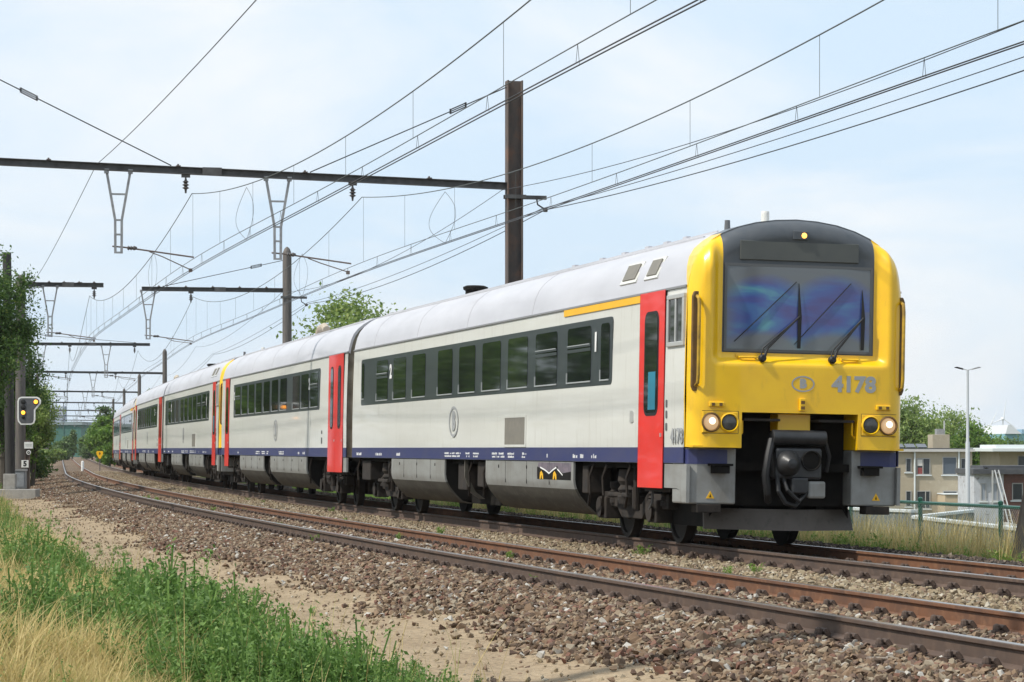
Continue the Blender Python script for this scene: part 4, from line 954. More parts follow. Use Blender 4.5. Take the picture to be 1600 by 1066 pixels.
plain_wire(4.06, 6.93, .42, 'lower of the two feeder wires on the bracket right of the mast', .010)
plain_wire(3.98, 6.96, .28, 'upper of the two feeder wires on the bracket right of the mast', .008)
plain_wire(3.02, 7.38, .62, 'thin wire from the beam end at the tall mast towards the right edge', .0075)
plain_wire(-6.45, 7.75, .45, 'lone wire crossing the left part of the sky, tied to the gantry beam', .008)

# ------------------------------------------------------------------ trees and shrubs
M_BARK = mat('tree_bark', (.060, .050, .040), .95, c2=(.10, .085, .07), scale=6, stretch=(3, 3, .4), bump=.4)
LEAF_DARK = leaf_mat('dark_leaves', (.042, .095, .022), (.11, .19, .042), (.22, .27, .06), .40)
LEAF_MID = leaf_mat('mid_leaves', (.085, .175, .030), (.19, .30, .055), (.30, .38, .09), .45)
LEAF_PALE = leaf_mat('pale_leaves', (.14, .225, .060), (.29, .37, .11), (.40, .45, .16), .45)
LEAF_FAR = leaf_mat('far_leaves', (.085, .155, .055), (.16, .23, .085), (.22, .28, .11), .4)
def leaves(r, centers, per, spread, size, up=.5, droop=0.0, aspect=.5):
    n = len(centers) * per
    C = np.repeat(np.asarray(centers), per, 0) + r.normal(0, 1, (n, 3)) * np.repeat(np.asarray(spread).reshape(-1, 1) * np.ones((len(centers), 1)), per, 0) * np.array([1, 1, .7])
    if droop: C[:, 2] -= np.abs(r.normal(0, droop, n))
    nr = r.normal(0, 1, (n, 3)); nr[:, 2] += up; nr /= np.linalg.norm(nr, axis=1)[:, None]
    a = np.cross(nr, r.normal(0, 1, (n, 3))); a /= np.linalg.norm(a, axis=1)[:, None] + 1e-9; b = np.cross(nr, a)
    L = (r.uniform(.6, 1.25, n) * size)[:, None]
    V = np.stack([C - a * L, C + b * L * aspect, C + a * L, C - b * L * aspect], 1).reshape(-1, 3)
    return V, np.arange(4 * n, dtype=np.int32).reshape(-1, 4)
def tree(name, label, pos, h, rad, m, seed, nclump=70, per=130, leaf=.13, crown_lo=.22, trunk=.18, group=None, cat='tree', droop=0.0, shape=1.0, spread=.42, lean=(0, 0), flat=1.0):
    r = np.random.default_rng(seed); root = thing(name, label, cat, pos, group=group)
    rx, ry = (rad, rad * flat) if not isinstance(rad, tuple) else rad
    t = MB(); pts = [Vector((lean[0] * q + .12 * math.sin(q * 5 + seed), lean[1] * q + .10 * math.cos(q * 4 + seed), h * q * .86)) for q in np.linspace(0, 1, 8)]; pts[0].z = -.5
    t.tube(pts, [trunk * (1 - .86 * q) + .012 for q in np.linspace(0, 1, 8)], 8)
    cz = h * (crown_lo + 1) / 2; hz = h * (1 - crown_lo) / 2; cen = []; sp = []
    k = 0
    while len(cen) < nclump and k < 5000:
        k += 1; u = r.normal(0, 1, 3); u /= np.linalg.norm(u); q = r.random() ** .45
        p = u * q; zz = p[2]; w = (1 - max(0, zz) ** 2 * .3 * shape) * (1.0 if shape <= 1 else (1 - (zz + 1) / 2 * .8))
        bump = .78 + .5 * noise.noise(Vector((u[0] * 1.7 + seed, u[1] * 1.7, u[2] * 1.7)))
        c = np.array([p[0] * rx * w * bump + lean[0] * (cz + zz * hz) / h, p[1] * ry * w * bump + lean[1] * (cz + zz * hz) / h, cz + zz * hz * (bump * .5 + .5)])
        cen.append(c); sp.append(spread * min(rx, hz) * r.uniform(.22, .5))
    for c in cen[::max(1, len(cen) // 26)]:
        q = min(.95, max(.12, (c[2] - h * .18) / (h * .86))); a = pts[0].lerp(pts[-1], q * .8); a = Vector((lean[0] * q * .8, lean[1] * q * .8, max(.2, h * .86 * q * .82)))
        t.tube([a, a.lerp(Vector(c), .5) + Vector((0, 0, .12)), Vector(c)], [trunk * .38 * (1.1 - q), trunk * .2, .012], 5)
    t.build('trunk', M_BARK, root, smooth=True)
    V, Fq = leaves(r, cen, per, sp, leaf, droop=droop)
    np_mesh('crown', V, Fq, m, root)
    return root
def img(x, y_depth, zg):     # ground point at a given bearing and distance
    return Vector(((x - 800) / 4200 * y_depth, y_depth, zg))
LT = 'trees along the left side of the line'
tree('broadleaf_tree', 'dark tree at the left edge with drooping foliage around the black pole', img(-20, 90, -.2), 8.9, 2.1, LEAF_DARK, 3, 105, 300, .062, .30, .2, LT, droop=.20, spread=.34)
tree('broadleaf_tree', 'lower dark tree at the left edge behind the black pole, reaching towards the signal', img(10, 104, -.2), 6.8, 1.75, LEAF_DARK, 4, 90, 260, .062, .22, .16, LT, droop=.22, spread=.34)
tree('broadleaf_tree', 'light green feathery tree behind the signal', img(54, 118, -.2), 5.2, 1.35, LEAF_PALE, 5, 50, 200, .065, .22, .10, LT, droop=.2)
tree('broadleaf_tree', 'dark shrubby tree low behind the signal post', img(40, 132, -.3), 3.2, 1.5, LEAF_DARK, 6, 45, 120, .11, .05, .10, LT)
tree('broadleaf_tree', 'mid green bush filling the gap left of the signal post', img(4, 118, -.2), 4.2, 2.0, LEAF_MID, 8, 50, 130, .12, .02, .10, LT)
tree('broadleaf_tree', 'small round bush right of the sign boards', img(62, 150, -.5), 1.9, .75, LEAF_DARK, 9, 22, 90, .09, .05, .06, LT)
LX = [(-24.5, 84, 10, 3.4, 'tall tree outside the left edge'), (-21.5, 70, 8.5, 3.2, 'bushy tree outside the left edge, nearer'), (-20, 57, 9.5, 3.2, 'broad tree outside the left edge beside the path'),
      (-27, 98, 11, 3.6, 'small tree outside the left edge'), (-18.5, 45, 8, 2.8, 'thick tree outside the left edge behind the verge'), (-31, 112, 11, 4, 'slender tree outside the left edge'),
      ]
for i, s_ in enumerate(range(100, 262, 15)):
    p_ = at(s_, -10.6); LX.append((p_.x, p_.y, 7.6 + (i * 37 % 5) * .5, 2.9, None))
for i, (x, y, h_, r_, l_) in enumerate(LX): tree('broadleaf_tree', l_ or 'bushy tree in the long row hidden behind the trees at the left edge', (x, y, -.3), h_, r_, LEAF_MID if i % 2 else LEAF_DARK, 20 + i, 60, 90, .19, .03, .2, LT if l_ else 'long row of trees far left')
# right of the line
RT = 'trees beyond the fence and yard'
for i, (x, yd, h_, rr, m, l) in enumerate([
    (1428, 250, 11.7, 4.0, LEAF_PALE, 'tall pale green tree right beside the train front'), (1478, 262, 10.6, 4.0, LEAF_PALE, 'pale green tree behind the roof chimney'),
    (1524, 250, 9.2, 3.2, LEAF_MID, 'rounded tree right behind the lamp post'), (1556, 275, 7.8, 3.0, LEAF_MID, 'lower tree between lamp post and pale warehouse'),
    (1395, 270, 11.4, 3.6, LEAF_MID, 'tree mostly hidden behind the train front'), (1592, 300, 7.8, 2.6, LEAF_FAR, 'small tree at the right edge below the warehouse')]):
    tree('broadleaf_tree', l, img(x, yd, -5), h_, rr, m, 40 + i, 95, 150, .17, .10, .25, RT)
tree('broadleaf_tree', 'green treetop showing over the roof of the second car', img(562, 118, -1.5), 9.5, 3.2, LEAF_PALE, 60, 180, 190, .11, .3, .2, RT)
tree('broadleaf_tree', 'small sparse treetop over the roof of the fourth car', img(240, 205, -2.5), 8.8, 1.5, LEAF_MID, 61, 30, 70, .17, .45, .15, RT)
tree('broadleaf_tree', 'thin treetop beside the small mast over the fifth car', img(214, 240, -2.5), 8.2, 1.1, LEAF_MID, 62, 18, 60, .17, .5, .15, RT)
BT = 'bushes at the far end of the line'
for i, (x, yd, h_, rr, zg, m, l) in enumerate([
    (173, 262, 4.9, 1.6, -.6, LEAF_MID, 'bright green bush beside the last car'), (163, 300, 5.9, 1.7, -.6, LEAF_MID, 'tall green bush left of the last car'),
    (152, 350, 5.4, 1.7, -.6, LEAF_MID, 'bush behind the yellow marker'), (143, 420, 4.9, 1.8, -.6, LEAF_FAR, 'distant bush among the far masts'),
    (168, 375, 8.2, 2.2, -.6, LEAF_DARK, 'darker taller tree above the far bushes'), (134, 480, 4.4, 1.8, -.6, LEAF_FAR, 'most distant bush beside the track end'),
    (114, 430, 5.3, 1.1, -.6, LEAF_FAR, 'dark pointed tree left of the far track'), (106, 410, 4.2, 1.3, -.6, LEAF_FAR, 'grey green tree at the foot of the pointed tree'),
    (96, 390, 3.2, 1.6, -.6, LEAF_FAR, 'low bush in front of the green wall'), (84, 330, 2.0, 1.5, -.5, LEAF_PALE, 'low pale bush left of the far rails')]):
    tree('shrub', l, img(x, yd, zg), h_, rr, m, 80 + i, 45, 90, .22, .03, .12, BT, cat='bush', shape=1.8 if 'pointed' in l else 1.0)
# strip of dense growth behind the train on the far side, seen under and between the cars
def hedge():
    r = np.random.default_rng(5); cen = []; 
    for s in np.arange(30, 240, .55):
        for _ in range(3):
            d = r.uniform(7.5, 10.5); cen.append(np.array(at(s + r.uniform(-.3, .3), d, -1.1 + r.uniform(0, 1.6))))
    V, Fq = leaves(r, cen, 34, .45, .13); o = np_mesh('undergrowth', V, Fq, LEAF_MID); tag(o, 'rough green growth along the far side of the embankment', 'undergrowth', kind='stuff')
    cen = []
    for s in np.arange(120, 520, .8):
        for _ in range(3):
            d = r.uniform(-13, -9.0); cen.append(np.array(at(s, d, -.2 + r.uniform(0, .9))))
    V, Fq = leaves(r, cen, 26, .45, .16); o = np_mesh('undergrowth', V, Fq, LEAF_PALE); tag(o, 'pale weeds along the left bank far up the line', 'undergrowth', kind='stuff')
hedge()
# ------------------------------------------------------------------ grass and weeds
def blades(name, m, seed, n, h, w, lean, rad):
    r = np.random.default_rng(seed); V = []; Fq = []
    for i in range(n):
        a = r.uniform(0, 6.283); q = rad * math.sqrt(r.random()); x, y = q * math.cos(a), q * math.sin(a); b = r.uniform(0, 6.283); L = h * r.uniform(.55, 1.15); le = lean * r.uniform(.3, 1.3); dx, dy = math.cos(b), math.sin(b)
        k = len(V)
        for j, (t, ww) in enumerate(((0, 1), (.45, .85), (.8, .5), (1, .05))):
            ox = dx * le * L * t * t; oy = dy * le * L * t * t; z = L * t * (1 - .25 * le * t)
            V += [(x + ox - dy * w * ww, y + oy + dx * w * ww, z), (x + ox + dy * w * ww, y + oy - dx * w * ww, z)]
            if j: Fq.append((k + 2 * j - 2, k + 2 * j - 1, k + 2 * j + 1, k + 2 * j))
    return np_mesh(name, np.array(V), np.array(Fq), m)
def weed(name, m, seed, h, stems, leaf, nl, rad):
    r = np.random.default_rng(seed); V = np.zeros((0, 3)); cen = []
    VV = []; FF = []; o = 0
    for i in range(stems):
        a = r.uniform(0, 6.283); q = rad * r.random(); b = r.uniform(0, 6.283); L = h * r.uniform(.5, 1.1); le = r.uniform(.1, .45)
        pts = np.array([(q * math.cos(a) + math.cos(b) * le * L * t, q * math.sin(a) + math.sin(b) * le * L * t, L * t) for t in np.linspace(0, 1, 5)])
        for j in range(4):
            p, p2 = pts[j], pts[j + 1]; s_ = np.array([.004, 0, 0]); VV.append(np.array([p - s_, p + s_, p2 + s_, p2 - s_])); FF.append(np.arange(4) + o); o += 4
        for t in r.uniform(.25, 1.0, nl): cen.append(np.array([np.interp(t, np.linspace(0, 1, 5), pts[:, c]) for c in range(3)]))
    V2, F2 = leaves(r, cen, 3, .022, leaf, up=.9, aspect=.45)
    return np_mesh(name, np.concatenate([np.concatenate(VV), V2]), np.concatenate([np.array(FF), F2 + o]), m)
G_GREEN = leaf_mat('green_grass', (.12, .225, .035), (.25, .37, .085), (.46, .44, .18), .42)
G_ALF = leaf_mat('alfalfa_leaves', (.075, .155, .032), (.175, .29, .070), (.30, .39, .12), .4)
G_DRY = leaf_mat('dry_grass', (.42, .32, .12), (.64, .52, .24), (.30, .36, .09), .4)
G_WEED = leaf_mat('verge_weeds', (.16, .18, .045), (.36, .33, .12), (.46, .36, .19), .4)
def meadow():
    def reg(s0, s1, d0, d1, dens): return field(s0, s1, d0, d1, dens)
    P, s, d = (np.concatenate(q) for q in zip(reg(-28, 14, -15, -7.7, 190), reg(14, 45, -13, -7.7, 120), reg(45, 100, -14, -7.6, 60)))
    e = -4.55 - d + (vnoise(P[:, 0], P[:, 1], .8, 9) - .5) * 1.0
    dry = np.clip((e - 5.35) / .5, 0, 1) * np.clip((37 - P[:, 1]) / 4, 0, 1); patch = vnoise(P[:, 0], P[:, 1], .55, 12)
    dry = np.clip(dry * np.clip((patch - .15) * 3.2, .15, 1), 0, .9); hot = np.maximum(1.25 - np.hypot((P[:, 0] + 5.55) / .95, (P[:, 1] - 31) / 5.5), 1.2 - np.hypot((P[:, 0] + 3.45) / .75, (P[:, 1] - 20.5) / 3.2)); dry = np.clip(np.maximum(dry, hot), 0, .93); clump = .55 + .9 * vnoise(P[:, 0], P[:, 1], 1.6, 31)
    near = np.clip((31 - P[:, 1]) / 6, 0, 1) * (1 - dry); e0 = np.interp(P[:, 1], [15, 22, 30, 40, 52, 80, 100], [3.75, 4.35, 4.5, 4.35, 3.9, 3.3, 3.1])
    u = RNG.random(len(P)); ok = e > e0 + .22 * RNG.normal(0, 1, len(P)); ok &= RNG.random(len(P)) < np.clip((e - e0 + .5) / .8, .15, 1)
    kd = ok & (u < dry * .9); kn = ok & ~kd & (RNG.random(len(P)) < (.22 + .70 * near) * (1 - .8 * dry)); kg = ok & ~kd & ~kn
    thin = RNG.random(len(P))
    def sc(k, lo, hi):
        q = RNG.uniform(lo, hi, k.sum()); edge = np.clip((e[k] - e0[k] + .25) / 1.1, .33, 1); return q * edge * clump[k]
    kd2 = kd & (thin < .75)
    scatter('dry_grass', P[kd2], sc(kd2, .7, 1.25), [blades('tuft', G_DRY, 30 + i, 30, .40, .003, .75, .13) for i in range(4)], tilt=.18, label='dry straw coloured grass at the left edge', cat='grass')
    scatter('grass', P[kg], sc(kg, .6, 1.2), [blades('tuft', G_GREEN, 40 + i, 30, .31, .0042, .8, .13) for i in range(4)], tilt=.15, label='bright green grass on the bank beside the path', cat='grass')
    kn2 = kn & (thin < .58)
    scatter('weeds', P[kn2], sc(kn2, .65, 1.25), [weed('plant', G_ALF, 50 + i, .46, 8, .0145, 22, .10) for i in range(4)], tilt=.15, label='leafy clover like weeds in the foreground', cat='weeds')
    kk = (kg | kn) & (thin > .955)
    scatter('seed_stalks', P[kk], RNG.uniform(.7, 1.2, kk.sum()), [blades('tuft', G_DRY, 60 + i, 4, .62, .0028, .35, .07) for i in range(3)], tilt=.2, label='single pale stalks standing out of the green growth', cat='grass')
    # a few stray plants on path and ballast
    Q, s2, d2 = field(-24, 40, -8.9, -7.2, 1.6); scatter('path_weeds', Q, RNG.uniform(.2, .45, len(Q)), [weed('plant', G_ALF, 70 + i, .25, 8, .022, 8, .12) for i in range(2)], tilt=.2, label='small sprouts growing along the edge of the path', cat='weeds')
    Q, s2, d2 = field(-5, 60, -4.6, -1.0, .10); scatter('track_weeds', Q, RNG.uniform(.4, .9, len(Q)), [weed('plant', G_GREEN, 75, .22, 8, .022, 8, .1)], tilt=.2, label='little green weeds between the rails', cat='weeds')
    # far verge right of the train
    Q, s2, d2 = field(-25, 40, 2.7, 8.5, 50); Q2, s3, d3 = field(40, 130, 3.4, 7.0, 22); 
    u = RNG.random(len(Q)); w = vnoise(Q[:, 0], Q[:, 1], .5, 21); ka = (u < .38 + .5 * w)
    scatter('verge_grass', Q[ka], RNG.uniform(.35, .80, ka.sum()), [blades('tuft', G_WEED, 80 + i, 20, .55, .006, .45, .14) for i in range(3)], tilt=.2, label='tall yellowing grass in front of the green fence', cat='grass')
    kb = ~ka; scatter('verge_weeds', Q[kb], RNG.uniform(.3, .75, kb.sum()), [weed('plant', G_GREEN, 90 + i, .55, 6, .03, 12, .12) for i in range(3)], tilt=.2, label='green weeds in front of the green fence', cat='weeds')
    kc = (RNG.random(len(Q)) < .18); scatter('verge_stalks', Q[kc], RNG.uniform(.6, 1.15, kc.sum()), [blades('tuft', G_DRY, 95 + i, 8, .80, .005, .35, .12) for i in range(3)], tilt=.2, label='dry stalks in front of the green fence', cat='grass')
    scatter('verge_grass', Q2, RNG.uniform(.3, .7, len(Q2)), [blades('tuft', G_GREEN, 99, 20, .40, .007, .5, .15)], tilt=.2, label='green grass strip on the far side under the train', cat='grass')
meadow()

# ------------------------------------------------------------------ things on the left
def lamp_disc(root, x, z, r, m, hood=True):
    o = MB().lathe([(r * 1.25, 0), (r * 1.25, -.02), (r, -.03), (r, -.012)], (x, -.035, z), 'y', 18).build('lamp_hood' if hood else 'lamp_ring', M_RUBBER, root, smooth=True)
    MB().lathe([(r, -.004), (r * .6, -.014), (.003, -.018)], (x, -.05, z), 'y', 18).build('lamp_lens', m, o, smooth=True)
M_SIGY = mat('lit_signal_lamp', (1, .45, .05), .3, emit=(1, .34, .03), es=2.6)
def signal():
    p = img(45, 100, .0); root = thing('railway_signal', 'angular signal head with white border and two lit orange lamps', 'signal', p, (0, 0, 0))
    o = [(-.42, 2.42), (-.40, 2.30), (-.30, 2.18), (.10, 2.18), (.20, 2.24), (.24, 2.36), (.24, 2.72), (.36, 2.86), (.44, 2.96), (.45, 3.08), (.40, 3.17), (.30, 3.22), (-.28, 3.22), (-.38, 3.17), (-.42, 3.06)]
    cx, cz = -.05, 2.75; inn = []
    n = len(o)
    for i, (x, z) in enumerate(o):
        a = Vector(o[i - 1]); b = Vector(o[i]); c = Vector(o[(i + 1) % n]); n1 = Vector((b - a)).normalized(); n2 = Vector((c - b)).normalized(); t = (n1 + n2).normalized(); q = Vector((-t.y, t.x)); inn.append((x + q.x * .055, z + q.y * .055))
    MB().prism(o, 'y', -.03, .05).build('signal_border', mat('white_border', (.75, .75, .73), .5), root, fixn=True)
    MB().prism(inn, 'y', -.036, -.02).build('signal_plate', mat('signal_grey', (.075, .078, .085), .5, c2=(.11, .11, .12), scale=6), root, fixn=True)
    for x, z, lit in ((-.20, 3.03, 0), (-.20, 2.83, 0), (-.20, 2.63, 1), (.27, 3.03, 1), (-.20, 2.46, 0)): lamp_disc(root, x, z, .075 if z > 2.5 else .05, M_SIGY if lit else M_RUBBER)
    MB().box(-.22, -.08, .05, .35, 2.4, 2.5).box(-.22, -.08, .05, .35, 2.95, 3.05).build('signal_bracket', M_GALV, root)
signal()
def pole():
    p = img(16, 94, -.15); root = thing('line_pole', 'thick black pole at the left edge with pale concrete foot', 'pole', p)
    MB().tube([(0, 0, .55), (-.12, 0, 8.3)], [.175, .15], 14).build('shaft', mat('tarred_pole', (.028, .027, .028), .8, c2=(.05, .048, .046), scale=4, stretch=(3, 3, .4)), root, smooth=True)
    f = MB(); f.box(-.21, .21, -.2, .2, .02, .56); f.build('concrete_foot', mat('old_concrete', (.36, .35, .33), .9, c2=(.26, .255, .24), scale=5), root, bevel=.02); MB().box(-.5, .95, -.35, .5, -.5, .02).build('concrete_slab', mat('old_concrete', (.36, .35, .33)), root, bevel=.02)
pole()
def cabinet():
    p = img(32, 95, -.12); root = thing('signal_cabinet', 'small grey metal cabinet at the foot of the posts', 'cabinet', p)
    MB().box(-.20, .20, -.18, .18, 0, .62).build('cabinet_body', mat('cabinet_grey', (.27, .29, .31), .6, c2=(.21, .22, .23), scale=6), root, bevel=.015); MB().prism([(-.23, .62), (.23, .62), (.20, .70), (-.20, .68)], 'y', -.21, .21).build('cabinet_lid', M_GALV, root)
    MB().box(-.16, .16, -.192, -.18, .06, .56).build('cabinet_door', mat('cabinet_grey', (.27, .29, .31)), root, bevel=.004)
cabinet()
def boards():
    p = img(43, 98, -.15); root = thing('sign_post', 'brown post with a white plate, a round sign and the number 5', 'sign post', p)
    MB().prism(H_SEC(.17, .14, .02), 'z', -.3, 1.75).build('post', M_RUSTM, root, fixn=True)
    wp = mat('white_plate', (.72, .72, .70), .5, c2=(.6, .6, .58), scale=8)
    MB().box(-.10, .22, -.115, -.10, 1.44, 1.68).build('name_plate', wp, root, bevel=.006)
    t = MB(); 
    for z in (1.53, 1.58): t.box(-.06, .18, -.118, -.1155, z, z + .016)
    t.build('plate_lettering', M_GREYTXT, root)
    MB().lathe([(.085, -.01), (.085, .01)], (.06, -.11, 1.30), 'y', 20).build('round_sign', wp, root); MB().lathe([(.05, -.003), (.05, .002)], (.06, -.125, 1.30), 'y', 18).build('round_sign_mark', M_RUBBER, root)
    MB().prism([(.035, 1.315), (.085, 1.315), (.06, 1.275)], 'y', -.131, -.128).build('sign_triangle', wp, root)
    MB().box(-.20, .06, -.125, -.10, .75, 1.02).build('number_plate', wp, root, bevel=.006)
    text('plate_number', '5', M_RUBBER, root, Matrix.Translation((-.07, -.127, .885)) @ Matrix(((1, 0, 0, 0), (0, 0, -1, 0), (0, 1, 0, 0), (0, 0, 0, 1))), .26, bold=.012)
    return root
boards()
def marker(x, yd, label):
    p = img(x, yd, 0); s_ = min(np.arange(0, 400, 1.0), key=lambda q: abs(at(q)[1] - yd)); p.z = float(-drop(s_)) - .2
    root = thing('track_marker', label, 'marker sign', p); MB().tube([(0, 0, 0), (0, 0, 1.0)], .035, 8).build('post', M_WOODM, root)
    q = [(-.20, 1.48), (-.24, 1.40), (-.22, 1.26), (-.05, .95), (.05, .95), (.22, 1.26), (.24, 1.40), (.20, 1.48)]
    MB().prism(q, 'y', -.05, -.03).build('sign_plate', M_ORANGE, root, fixn=True)
    text('plate_number', '9', M_RUBBER, root, Matrix.Translation((0, -.052, 1.29)) @ Matrix(((1, 0, 0, 0), (0, 0, -1, 0), (0, 1, 0, 0), (0, 0, 0, 1))), .24, bold=.008)
marker(156, 188, 'yellow shield shaped sign beside the track far away')
def stub():
    p = img(129, 196, -.35); root = thing('marker_post', 'short white post beside the far rails', 'post', p); MB().lathe([(.11, 0), (.11, .62), (.09, .70), (.03, .74)], (0, 0, 0), 'z', 12).build('post', mat('white_plate', (.72, .72, .70)), root, smooth=True)
stub()
def green_hall():
    root = thing('factory_hall', 'big hazy green hall at the far end of the line', 'building', (-93, 560, -6)); m = mat('green_cladding', (.055, .155, .125), .7, c2=(.07, .18, .15), scale=.35, stretch=(8, 8, .3))
    MB().box(-22, 3.2, 0, 40, 0, 12.2).build('wall', m, root); MB().box(-22.3, 3.5, -.3, 40.3, 12.2, 12.9).build('roof_edge', mat('grey_trim', (.26, .32, .33), .6), root)
    MB().box(-4.6, -1.2, 4, 9, 12.9, 16.2).build('roof_plant', mat('pale_cladding', (.42, .46, .52), .6, c2=(.36, .40, .46), scale=1), root, bevel=.05)
    for k in range(6): MB().box(-20 + k * 3.9, -19.86 + k * 3.9, -.12, .0, 0, 12.2).build('wall_rib', m, root)
green_hall()

# ------------------------------------------------------------------ things on the right
M_FENCE = mat('green_fence_paint', (.008, .085, .055), .4, c2=(.012, .065, .045), scale=6, coat=.2)
M_WIREG = mat('fence_wire', (.20, .27, .25), .5, .3)
def fence():
    root = thing('mesh_fence', 'green tubular fence with wire mesh running behind the train', 'fence', at(10, 5.0)); inv = Matrix.Translation(-Vector(root.location))
    d = 5.0; zt = .42; zb = -.75
    ss = np.arange(4.8 - 3.1 * 5, 60, 3.1)
    MB().tube([inv @ at(s, d, zt) for s in np.arange(-12, 60, 1.0)], .030, 8).build('top_rail', M_FENCE, root, smooth=True)
    for s in ss:
        a = inv @ at(s, d + .0, zb - .4); b = inv @ at(s, d, zt + .045); MB().tube([a, b], .034, 10).lathe([(.042, b.z - .01), (.042, b.z + .03), (.015, b.z + .05)], (b.x, b.y, 0), 'z', 10).build('fence_post', M_FENCE, root, smooth=True)
    V = []; Fq = []; h = zt - zb; pitch = .065
    s = -12.0; segs = []
    while s < 55:
        segs.append((s, s + h, zb, zt)); segs.append((s, s + h, zt, zb)); s += pitch
    r = .0017; k = 0
    for s0, s1, z0, z1 in segs:
        a = inv @ at(s0, d - .03, z0); b = inv @ at(s1, d - .03, z1)
        for o in ((0, 0, r), (r, 0, -r), (-r, 0, -r)): V.append(a + Vector(o)); V.append(b + Vector(o))
        for i in range(3): j = (i + 1) % 3; Fq.append((k + 2 * i, k + 2 * j, k + 2 * j + 1, k + 2 * i + 1))
        k += 6
    np_mesh('wire_mesh', np.array([tuple(v) for v in V]), np.array(Fq), M_WIREG, root)
fence()
M_SLAB = mat('concrete_slab_grey', (.16, .175, .18), .85, c2=(.12, .135, .14), scale=3, c3=(.21, .22, .22), s3=9)
M_COP = mat('white_coping', (.62, .66, .66), .6)
def wall(name, label, a, b, zt, zb=-3.2, th_=.12):
    a = Vector(a).to_3d(); b = Vector(b).to_3d(); v = b - a; L = v.length; root = thing(name, label, 'wall', (a.x, a.y, 0), (0, 0, math.atan2(v.y, v.x)))
    n = max(1, round(L / 2)); w = L / n
    for k in range(n): MB().box(k * w + .01, (k + 1) * w - .01, -th_ / 2, th_ / 2, zb, zt).build('wall_panel', M_SLAB, root)
    MB().box(-.02, L + .02, -th_ / 2 - .04, th_ / 2 + .04, zt, zt + .07).build('coping', M_COP, root, bevel=.01)
    for k in range(n + 1): MB().box(k * w - .06, k * w + .06, -th_ / 2 - .03, th_ / 2 + .03, zb, zt - .01).build('wall_post', M_SLAB, root)
def xy(x, yd): p = img(x, yd, 0); return (p.x, p.y)
wall('yard_wall', 'grey concrete slab wall with white coping, the run nearest the right edge', xy(1431, 59), xy(1625, 49), -.25)
wall('yard_wall', 'grey concrete slab wall running away behind the lamp post', xy(1433, 59.4), xy(1516, 65), -.25)
wall('yard_wall', 'plain grey slab wall just right of the train front', xy(1290, 66), xy(1428, 62), -.19)
M_BEIGE = mat('beige_render', (.40, .345, .255), .9, c2=(.35, .30, .22), scale=.8, c3=(.44, .39, .30), s3=3)
M_FRAMEW = mat('window_frame_white', (.36, .355, .34), .5); M_DARKG = mat('dark_window', (.035, .042, .05), .08)
M_FLATR = mat('roofing_felt', (.055, .058, .064), .8, c2=(.08, .083, .09), scale=2)
def win(root, x0, x1, z0, z1, y=0.0, mull=None, glass=M_DARKG, frame=M_FRAMEW):
    f = MB(); t = .06
    for a in ((x0, x1, z0, z0 + t), (x0, x1, z1 - t, z1), (x0, x0 + t, z0 + t, z1 - t), (x1 - t, x1, z0 + t, z1 - t)): f.box(a[0], a[1], y - .06, y + .02, a[2], a[3])
    if mull: f.box(mull - .035, mull + .035, y - .055, y + .02, z0 + t, z1 - t)
    fo = f.build('window', frame, root); MB().box(x0 + t, x1 - t, y - .015, y + .01, z0 + t, z1 - t).build('window_pane', glass, fo)
    MB().box(x0 - .1, x1 + .1, y - .12, y - .0, z0 - .09, z0 - .003).build('window_sill', M_COP, fo)
